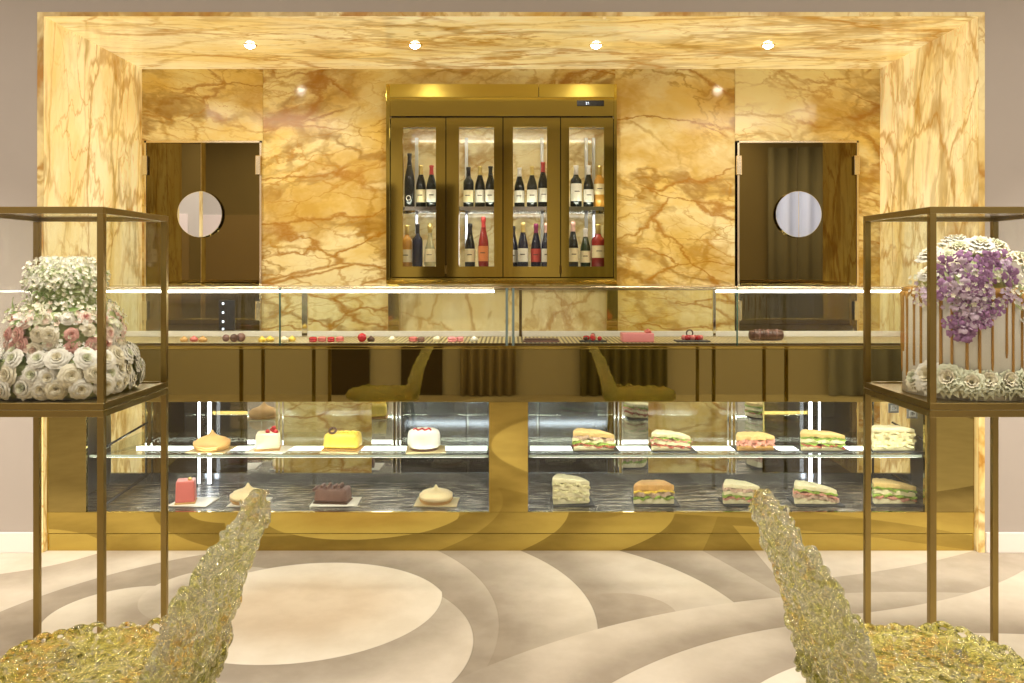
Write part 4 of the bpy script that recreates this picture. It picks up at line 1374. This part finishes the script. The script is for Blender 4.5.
def vitrine(cx, case_label, stand_label):
    hw, yd = .2375, (YVB - YVF) / 2
    yc = (YVF + YVB) / 2
    st = thing('display_stand', stand_label, 'stand', (cx, yc, 0), group='brass display stands')
    mb = MB()
    for (a, b, c_, d) in ((-hw, hw, -yd, -yd + TB), (-hw, hw, yd - TB, yd), (-hw, -hw + TB, -yd + TB, yd - TB), (hw - TB, hw, -yd + TB, yd - TB)):
        mb.box(a, b, c_, d, VZM - TB, VZM)
    mb.build('top_frame', 'brass_satin', st, bevel=.001)
    for x in (-hw, hw - TB):
        for y in (-yd, yd - TB):
            MB().box(x, x + TB, y, y + TB, 0, VZM - TB).build('leg', 'brass_satin', st, bevel=.001)
    ca = thing('glass_display_case', case_label, 'display case', (cx, yc, VZ0), group='glass display cases')
    hgt = VZ1 - VZ0
    mb = MB()
    for (a, b, c_, d) in ((-hw, hw, -yd, -yd + TB), (-hw, hw, yd - TB, yd), (-hw, -hw + TB, -yd + TB, yd - TB), (hw - TB, hw, -yd + TB, yd - TB)):
        mb.box(a, b, c_, d, 0, TB).box(a, b, c_, d, hgt - TB, hgt)
    for x in (-hw, hw - TB):
        for y in (-yd, yd - TB):
            mb.box(x, x + TB, y, y + TB, TB, hgt - TB)
    mb.build('frame', 'brass_satin', ca, bevel=.001)
    MB().box(-hw + TB, hw - TB, -yd + TB, yd - TB, 0.004, .016).build('base_board', 'brass_satin', ca)
    gl = .003
    for (a, b, c_, d) in ((-hw + TB, hw - TB, -yd + .010, -yd + .010 + gl), (-hw + TB, hw - TB, yd - .010 - gl, yd - .010), (-hw + .010, -hw + .010 + gl, -yd + TB, yd - TB), (hw - .010 - gl, hw - .010, -yd + TB, yd - TB)):
        MB().box(a, b, c_, d, TB, hgt - TB).build('glass_panel', 'glass_case', ca)
    MB().box(-hw + TB, hw - TB, -yd + TB, yd - TB, hgt - .012, hgt - .009).build('top_glass', 'glass_case', ca)
    return cx, yc


VL = vitrine(-1.4665, 'brass framed glass case holding the three-tier flower cake', 'slender four-legged brass stand under the flower cake case')
VR = vitrine(1.501, 'brass framed glass case holding the white drip cake', 'slender four-legged brass stand under the drip cake case')
ZB = VZ0 + .0165

# three-tier flower cake
rnd = random.Random(21)
fc = thing('flower_cake', 'three-tier cake of white roses, pink blooms and baby breath inside glass case', 'flower cake', (VL[0], VL[1], ZB))


def sup(a, r, e=2.8):
    c_, s_ = math.cos(a), math.sin(a)
    k = (abs(c_) ** e + abs(s_) ** e) ** (-1 / e)
    return r * k * c_, r * k * s_


def tier(name, r, z0, z1, mat, e):
    mb = MB()
    n = 40
    ring = lambda rr, z: [mb.b.verts.new((*sup(2 * PI * i / n, rr, e), z)) for i in range(n)]
    R = [ring(r * .9, z0), ring(r, z0 + .02), ring(r, z1 - .02), ring(r * .85, z1)]
    for A, B_ in zip(R, R[1:]):
        for i in range(n):
            mb.b.faces.new((A[i], A[(i + 1) % n], B_[(i + 1) % n], B_[i]))
    mb.b.faces.new(R[0][::-1])
    mb.b.faces.new(R[-1])
    return mb.build(name, mat, fc, True)


t1 = tier('bottom_tier', .178, 0, .125, 'leaf_pale', 4.2)
t2 = tier('middle_tier', .150, .125, .270, 'leaf_pale', 2.2)
t3 = tier('top_tier', .085, .270, .420, 'leaf_pale', 2.0)
# bottom: big roses in three rings
for z, n, r, el in ((.030, 21, .186, -.1), (.078, 21, .190, .15), (.122, 18, .178, .55), (.138, 13, .148, .95)):
    for k in range(n):
        a = 2 * PI * (k + rnd.uniform(-.15, .15) + (.5 if z > .05 else 0)) / n
        x, y = sup(a, r, 4.2)
        nrm = (math.cos(a) * math.cos(el), math.sin(a) * math.cos(el), math.sin(el) + rnd.uniform(-.1, .1))
        flower('white_rose', 'rose', t1, (x, y, z + rnd.uniform(-.006, .006)), nrm, rnd.uniform(.034, .041), rnd)
leafy('rose_leaves', ['leaf', 'leaf_pale'], t1, [((*sup(a, .165, 3), z), (math.cos(a), math.sin(a), .2)) for a, z in [(rnd.uniform(0, 6.28), rnd.uniform(.03, .13)) for _ in range(90)]], (.02, .045), rnd)
# middle: small blush roses, pink clusters, white filler
for z, n, r, el in ((.165, 19, .158, .0), (.205, 19, .162, .1), (.243, 17, .150, .5)):
    for k in range(n):
        a = 2 * PI * (k + rnd.uniform(-.2, .2)) / n
        x, y = sup(a, r, 2.2)
        d = math.degrees(a) % 360
        pinkz = (215 < d < 262 and z < .22) or (300 < d < 318 and z < .21)
        kind = 'pink' if pinkz or rnd.random() < .12 else rnd.choice(['blush', 'blush', 'rose'])
        nm = {'pink': 'pink_rose', 'blush': 'blush_rose', 'rose': 'cream_rose'}[kind]
        flower(nm, kind, t2, (x, y, z + rnd.uniform(-.01, .01)), (math.cos(a) * math.cos(el), math.sin(a) * math.cos(el), math.sin(el)), rnd.uniform(.022, .031), rnd)
pts = []
for _ in range(520):
    a, z = rnd.uniform(0, 6.28), rnd.choice([rnd.uniform(.150, .295), rnd.uniform(.235, .3)])
    x, y = sup(a, .160 + rnd.uniform(-.012, .02) - max(0, z - .25) * .8, 2.2)
    pts.append((x, y, z))
bits('small_blossoms', ['petal_white', 'petal_white', 'petal_cream', 'petal_green', 'petal_blush'], t2, pts, (.005, .010), rnd)
leafy('filler_leaves', ['leaf', 'leaf_pale', 'leaf_pale'], t2, [((*sup(a, .150, 2.2), z), (math.cos(a), math.sin(a), .3)) for a, z in [(rnd.uniform(0, 6.28), rnd.uniform(.125, .28)) for _ in range(150)]], (.02, .05), rnd)
# top: cloud of tiny white flowers
pts = []
for _ in range(2600):
    a = rnd.uniform(0, 6.28)
    z = rnd.uniform(.275, .445)
    r = .112 + rnd.uniform(-.02, .018)
    if z > .40:
        r *= rnd.uniform(.15, 1) ** .5 * math.sqrt(max(0.05, 1 - ((z - .40) / .06) ** 2))
    pts.append((r * math.cos(a), r * math.sin(a), z))
low = [p for p in pts if p[2] < .345 and rnd.random() < .6]
up = [p for p in pts if p not in low]
bits('tiny_white_flowers', ['petal_white', 'petal_white', 'petal_cream', 'petal_green'], t3, [p for p in up if p[2] > .36 or rnd.random() < .55], (.004, .008), rnd)
leafy('feathery_greens', ['leaf', 'leaf_pale', 'petal_green'], t3, [((r_ * math.cos(a), r_ * math.sin(a), z), (math.cos(a), math.sin(a), .4)) for a, z, r_ in
      [(rnd.uniform(0, 6.28), rnd.uniform(.272, .41), rnd.uniform(.085, .115)) for _ in range(700)]], (.012, .028), rnd)

# white drip cake
rnd = random.Random(5)
dc = thing('drip_cake', 'tall white cake with caramel drips and purple orchids inside glass case', 'drip cake', (VR[0], VR[1], ZB))
R_, HT = .190, .345
MB().lathe([(0, 0), (R_, 0), (R_, HT - .012), (R_ - .004, HT - .004), (R_ - .014, HT), (0, HT)], n=64).build('cake_body', 'white_icing', dc, True)
gz = MB().lathe([(0, HT + .004), (R_ - .012, HT + .004), (R_ + .001, HT - .002), (R_ + .003, HT - .012), (R_ + .001, HT - .025), (R_ - .002, HT - .03)], n=64,
                wob=lambda a, z: 1.0).build('caramel_glaze', 'caramel', dc, True)
n = 34
for k in range(n):
    a = 2 * PI * (k + rnd.uniform(-.25, .25)) / n
    L = rnd.choice([.12, .20, .27, .30, .31, .24])
    w = rnd.uniform(.0034, .005)
    cx_, sx_ = math.cos(a), math.sin(a)
    rr = R_ + .001
    pts = [(rr * cx_, rr * sx_, HT - .012 - L * q) for q in (0, .1, .3, .6, .9, 1.0)]
    MB().tube(pts, [w * 1.8, w * 1.3, w, w, w * 1.15, w * .7]).build('caramel_drip', 'caramel', dc, True)
# crown of white peonies, lilac sprays
for (x, y, z, r, kind) in ((-.10, -.085, HT + .105, .046, 'peony'), (-.055, -.06, HT + .135, .048, 'peony'), (.005, -.07, HT + .145, .052, 'peony'), (.065, -.05, HT + .14, .050, 'peony'), (-.01, .04, HT + .155, .055, 'peony'),
                          (-.10, .02, HT + .115, .05, 'peony'), (.12, .03, HT + .12, .05, 'peony'), (.125, -.08, HT + .10, .048, 'peony'), (.05, .08, HT + .13, .05, 'peony'), (.15, -.11, HT + .055, .042, 'peony'), (-.16, -.08, HT + .06, .035, 'peony')):
    flower('white_peony', kind, dc, (x, y, z - .02), (x * 2.5, y * 2.5 - .12, .6), r, rnd)
MB().lathe([(0, 0), (.15, 0), (.135, .05), (.09, .10), (0, .115)], (0, 0, HT), 28).build('flower_bed', 'leaf_pale', dc, True)
for (x, y, z, r) in ((.105, -.150, HT - .015, .034), (.110, -.158, HT - .065, .036), (.10, -.165, HT - .105, .030), (.150, -.11, HT - .0, .034)):
    flower('white_chrysanthemum', 'peony', dc, (x, y, z), (x, y, .2), r, rnd)
k = 0
for _ in range(78):
    # cascade: wide at the rim, narrowing downwards to one side
    v = rnd.random() ** 1.1
    z = HT + .10 - v * .245
    sp = .8 * (1 - v) ** .6 + .12
    a = -PI / 2 - .36 + rnd.uniform(-1, 1) * sp * .85 - v * .15
    rr = R_ + .014 + rnd.uniform(-.004, .028) * (1 - v * .4)
    if z > HT + .01:
        rr -= rnd.uniform(.0, .06) + (z - HT) * .3
    lil = rnd.random() < .35
    flower('purple_orchid', 'orchid', dc, (rr * math.cos(a), rr * math.sin(a), z), (math.cos(a), math.sin(a), rnd.uniform(-.1, .5)), rnd.uniform(.018, .034), rnd)
pts = []
for _ in range(260):
    a = -PI / 2 + rnd.uniform(-1.4, 1.3)
    z = HT + rnd.uniform(-.06, .06)
    rr = R_ + .012 + rnd.uniform(-.01, .03) - max(0, z - HT) * .6
    pts.append((rr * math.cos(a), rr * math.sin(a), z))
bits('filler_blossoms', ['petal_white', 'petal_cream', 'petal_lilac', 'petal_green'], dc, pts, (.004, .008), rnd)
leafy('filler_leaves', ['leaf_pale', 'petal_green'], dc, [((R_ * math.cos(a), R_ * math.sin(a), z), (math.cos(a), math.sin(a), .4)) for a, z in [(-PI / 2 + rnd.uniform(-1.3, 1.4), HT + rnd.uniform(-.05, .03)) for _ in range(60)]], (.02, .04), rnd)
# flowers around the foot
foot = [(-2.62, .060, 'peony', .055), (-2.30, .058, 'ruffle', .040), (-1.98, .050, 'ruffle', .038), (-1.72, .055, 'ruffle', .045), (-1.42, .055, 'ruffle', .045), (-1.15, .050, 'ruffle', .040), (-.88, .040, 'orchid', .045), (-.62, .045, 'peony', .05),
        (-.3, .05, 'peony', .05), (-2.95, .045, 'peony', .045)]
for a, r, kind, z in foot:
    rr = R_ - .004
    flower({'peony': 'white_peony', 'ruffle': 'pale_green_peony', 'orchid': 'purple_orchid'}[kind], kind, dc, (rr * math.cos(a), rr * math.sin(a), z), (math.cos(a), math.sin(a), .35), r, rnd)


# ------------------------------------------------------------------ sculpted resin chairs
def interp(tab, x):
    for (x0, y0), (x1, y1) in zip(tab, tab[1:]):
        if x0 <= x <= x1:
            q = (x - x0) / (x1 - x0)
            return y0 + (y1 - y0) * q
    return tab[0][1] if x < tab[0][0] else tab[-1][1]


def resin_part(name, mat, parent, fill):
    mb = MB()
    fill(mb)
    o = mb.build(name, mat, parent, True)
    rm = o.modifiers.new('fuse', 'REMESH')
    rm.mode = 'VOXEL'
    rm.voxel_size = .0036
    rm.use_smooth_shade = True
    sm = o.modifiers.new('soften', 'SMOOTH')
    sm.factor = .5
    sm.iterations = 1
    return o


# local frame: seat centre above the origin, the back at +x, the sitter faces -x
BX = [(.40, .215), (.486, .230), (.55, .240), (.65, .268), (.74, .300), (.81, .335), (.88, .358)]
BW_ = [(.40, .20), (.47, .235), (.62, .245), (.72, .225), (.79, .160), (.845, .075), (.889, .008)]
ch = thing('resin_chair', 'clear gold resin chair facing the flower cake with a lumpy leaf-shaped back', 'chair', (-.945, 1.965, 0), group='sculpted resin chairs')
rnd = random.Random(11)


def fill_back(mb):
    def surf(u, v, off):
        z = .41 + v * .474
        w = interp(BW_, z)
        y = (u - .5) * 2 * w
        x = interp(BX, z) - .04 * (y / .25) ** 2 * (1 - v) + off
        return Vector((x, y, z))
    n, k = 14, 22
    A = [[mb.b.verts.new(surf(i / n, j / k, -.013)) for i in range(n + 1)] for j in range(k + 1)]
    B_ = [[mb.b.verts.new(surf(i / n, j / k, .013)) for i in range(n + 1)] for j in range(k + 1)]
    for j in range(k):
        for i in range(n):
            mb.b.faces.new((A[j][i], A[j][i + 1], A[j + 1][i + 1], A[j + 1][i]))
            mb.b.faces.new((B_[j][i], B_[j + 1][i], B_[j + 1][i + 1], B_[j][i + 1]))
        mb.b.faces.new((A[j][0], A[j + 1][0], B_[j + 1][0], B_[j][0]))
        mb.b.faces.new((A[j][n], B_[j][n], B_[j + 1][n], A[j + 1][n]))
    for i in range(n):
        mb.b.faces.new((A[0][i], B_[0][i], B_[0][i + 1], A[0][i + 1]))
        mb.b.faces.new((A[k][i], A[k][i + 1], B_[k][i + 1], B_[k][i]))
    # coils and pebbles over both faces
    v = .0
    while v <= 1.0:
        z = .41 + v * .474
        w = interp(BW_, z)
        cnt = max(1, int(2 * w / .040))
        for q in range(cnt + 1):
            u = (q + rnd.uniform(-.25, .25)) / max(1, cnt)
            u = min(1, max(0, u))
            for off in (-.016, .016):
                p = surf(u, min(1, max(0, v + rnd.uniform(-.02, .02))), off)
                tilt = Matrix.Rotation(PI / 2 + rnd.uniform(-.5, .5), 4, 'Y') @ Matrix.Rotation(rnd.uniform(-.5, .5), 4, 'X')
                if rnd.random() < .62:
                    k_ = 1 if v < .85 else .6
                    mb.torus(p, rnd.uniform(.014, .024) * k_, rnd.uniform(.0055, .008) * k_, tilt, 14, 6)
                else:
                    mb.ball(p, rnd.uniform(.011, .018) * (1 if v < .85 else .6), 7)
        v += .068
    # outer rim of larger loops
    for sgn in (0, 1):
        v = .03
        while v < 1:
            p = surf(sgn, v, 0)
            k_ = 1 if v < .8 else .62
            mb.torus(p, rnd.uniform(.018, .028) * k_, rnd.uniform(.007, .009) * k_, Matrix.Rotation(PI / 2 + rnd.uniform(-.3, .3), 4, 'Y'), 16, 6)
            v += .075


def fill_seat(mb):
    # soft square seat, thicker at the rim
    n = 36
    ring = lambda k, z, e=3.2: [mb.b.verts.new((sup(2 * PI * i / n, .262 * k, e)[0] - .015, sup(2 * PI * i / n, .245 * k, e)[1], z)) for i in range(n)]
    R = [ring(.85, .405), ring(1.0, .425), ring(1.0, .452), ring(.86, .462), ring(.4, .455)]
    for A, B_ in zip(R, R[1:]):
        for i in range(n):
            mb.b.faces.new((A[i], A[(i + 1) % n], B_[(i + 1) % n], B_[i]))
    mb.b.faces.new(R[0][::-1])
    mb.b.faces.new(R[-1])
    for _ in range(330):
        a = rnd.uniform(0, 6.28)
        k = math.sqrt(rnd.random())
        x, y = sup(a, .255 * k, 3.2)
        p = Vector((x - .015, y * .95, .462 - (.008 if k < .6 else 0)))
        M_ = Matrix.Rotation(rnd.uniform(-.5, .5), 4, 'X') @ Matrix.Rotation(rnd.uniform(-.5, .5), 4, 'Y')
        if rnd.random() < .65:
            mb.torus(p, rnd.uniform(.012, .020), rnd.uniform(.005, .007), M_, 14, 6)
        else:
            mb.ball(p, rnd.uniform(.009, .014), 7)
    for k in range(44):
        a = 2 * PI * k / 44
        x, y = sup(a, .258, 3.2)
        mb.torus((x - .015, y * .94, .446 + rnd.uniform(-.008, .012)), rnd.uniform(.018, .026), rnd.uniform(.006, .009),
                 Matrix.Rotation(a, 4, 'Z') @ Matrix.Rotation(PI / 2 + rnd.uniform(-.5, .5), 4, 'Y'), 16, 6)


resin_part('backrest', 'resin_back', ch, fill_back)
resin_part('seat', 'resin_seat', ch, fill_seat)
for sx in (-1, 1):
    for sy in (-1, 1):
        MB().tube([(sx * .17, sy * .16, .42), (sx * .205, sy * .195, 0)], [.016, .011], 10).build('leg', 'leg_black', ch, True)
c2 = copy_tree(ch)
c2.location = (.945, 1.965, 0)
c2.rotation_euler = (0, 0, PI)
tag(c2, 'clear gold resin chair facing the drip cake with a lumpy leaf-shaped back', 'chair', 'sculpted resin chairs')


# ------------------------------------------------------------------ the room behind the camera, seen in the brass and the mirrors
def curtain(label, x0, x1, mat, y=RB + .10, z1=3.0, n=10):
    o = MB().grid(lambda u, v: (x0 + (x1 - x0) * u, y + .035 * math.sin(u * n * 2 * PI), .01 + (z1 - .01) * v), n * 8, 1).build('curtain', mat, None, True)
    so = o.modifiers.new('cloth', 'SOLIDIFY')
    so.thickness = .004
    tag(o, label, 'curtain', 'curtains facing the counter')


curtain('beige curtain reflected near the middle of the brass band', -.55, .05, 'curtain_beige', n=6)
curtain('olive curtain reflected in the brass band towards the drip cake', .75, 1.7, 'curtain_olive', n=8)
curtain('sheer white curtain reflected in the round plate at the drip cake end', 3.45, 4.4, 'curtain_sheer', n=5)
for a, b, lab in ((-2.0, -1.55, 'dark doorway panel reflected in the brass band towards the flower cake'), (-1.2, -.75, 'dark panel beside the beige curtain reflected in the brass')):
    o = bx('dark_panel', 'panel_dark', None, a, b, RB + .001, RB + .05, 0.0, 2.5, .004)
    tag(o, lab, 'panel')

# ------------------------------------------------------------------ unseen lamps added to light the room
def lamp(kind, x, y, energy, col, **kw):
    L = bpy.data.lights.new('added_lamp', kind)
    L.energy = energy
    L.color = col
    for k, v in kw.items():
        setattr(L, k, v)
    lo = bpy.data.objects.new('added_lamp', L)
    COL.objects.link(lo)
    lo.location = (x, y, CEIL - .03)
    return lo


WARM = (1.0, 0.90, 0.77)
for x, y in ((-3.4, 2.7), (-2.2, 2.1), (-1.0, 2.3), (1.0, 2.3), (2.2, 2.1), (3.4, 2.7), (-2.7, -.2), (2.7, -.2), (-3.9, .6), (3.9, .6)):
    lamp('AREA', x, y, 19, WARM, shape='DISK', size=1.3 if y < 1 else .5)  # soft disks added as ambient fill, without fittings
for x in (-4.3, -2.9, 2.9, 4.3):
    wlamp = lamp('SPOT', x, 1.9, 430, WARM, spot_size=math.radians(44), spot_blend=1.0, shadow_soft_size=.06)  # spots added to brighten the lower walls
    wlamp.rotation_euler = (Vector((x * .97, Y0, .35)) - wlamp.location).to_track_quat('-Z', 'Y').to_euler()
for x in (VL[0], VR[0]):
    lamp('SPOT', x, 2.35, 85, (1, .95, .86), spot_size=math.radians(40), spot_blend=.7, shadow_soft_size=.05)  # spots added to brighten the flowers in the cases
for x in (-.9, .9):
    lamp('SPOT', x, 1.9, 95, (1, .97, .90), spot_size=math.radians(50), spot_blend=.7, shadow_soft_size=.03)  # spots added to brighten the resin chairs

# ------------------------------------------------------------------ world, camera, colour
W = bpy.data.worlds.new('World')
SC.world = W
W.use_nodes = True
W.node_tree.nodes['Background'].inputs[0].default_value = (.8, .85, 1, 1)
W.node_tree.nodes['Background'].inputs[1].default_value = .6
cam = bpy.data.cameras.new('camera')
cam.sensor_width = 36
cam.lens = F / 1024 * 36
cam.shift_x = (512 - CX) / 1024
cam.shift_y = -(341.5 - CY) / 1024
cam.clip_start = .05
co = bpy.data.objects.new('camera', cam)
COL.objects.link(co)
co.location = (0, 0, H)
co.rotation_euler = (PI / 2, 0, 0)
SC.camera = co
SC.view_settings.view_transform = 'Standard'
SC.view_settings.look = 'None'
SC.view_settings.gamma = 1
SC.view_settings.use_curve_mapping = False
SC.view_settings.exposure = 0.4
try:
    SC.cycles.use_denoising = True
    SC.cycles.max_bounces = 14
    SC.cycles.transmission_bounces = 12
    SC.cycles.transparent_max_bounces = 32
    SC.cycles.glossy_bounces = 6
    SC.cycles.sample_clamp_indirect = 8
    SC.cycles.caustics_refractive = True
except Exception:
    pass
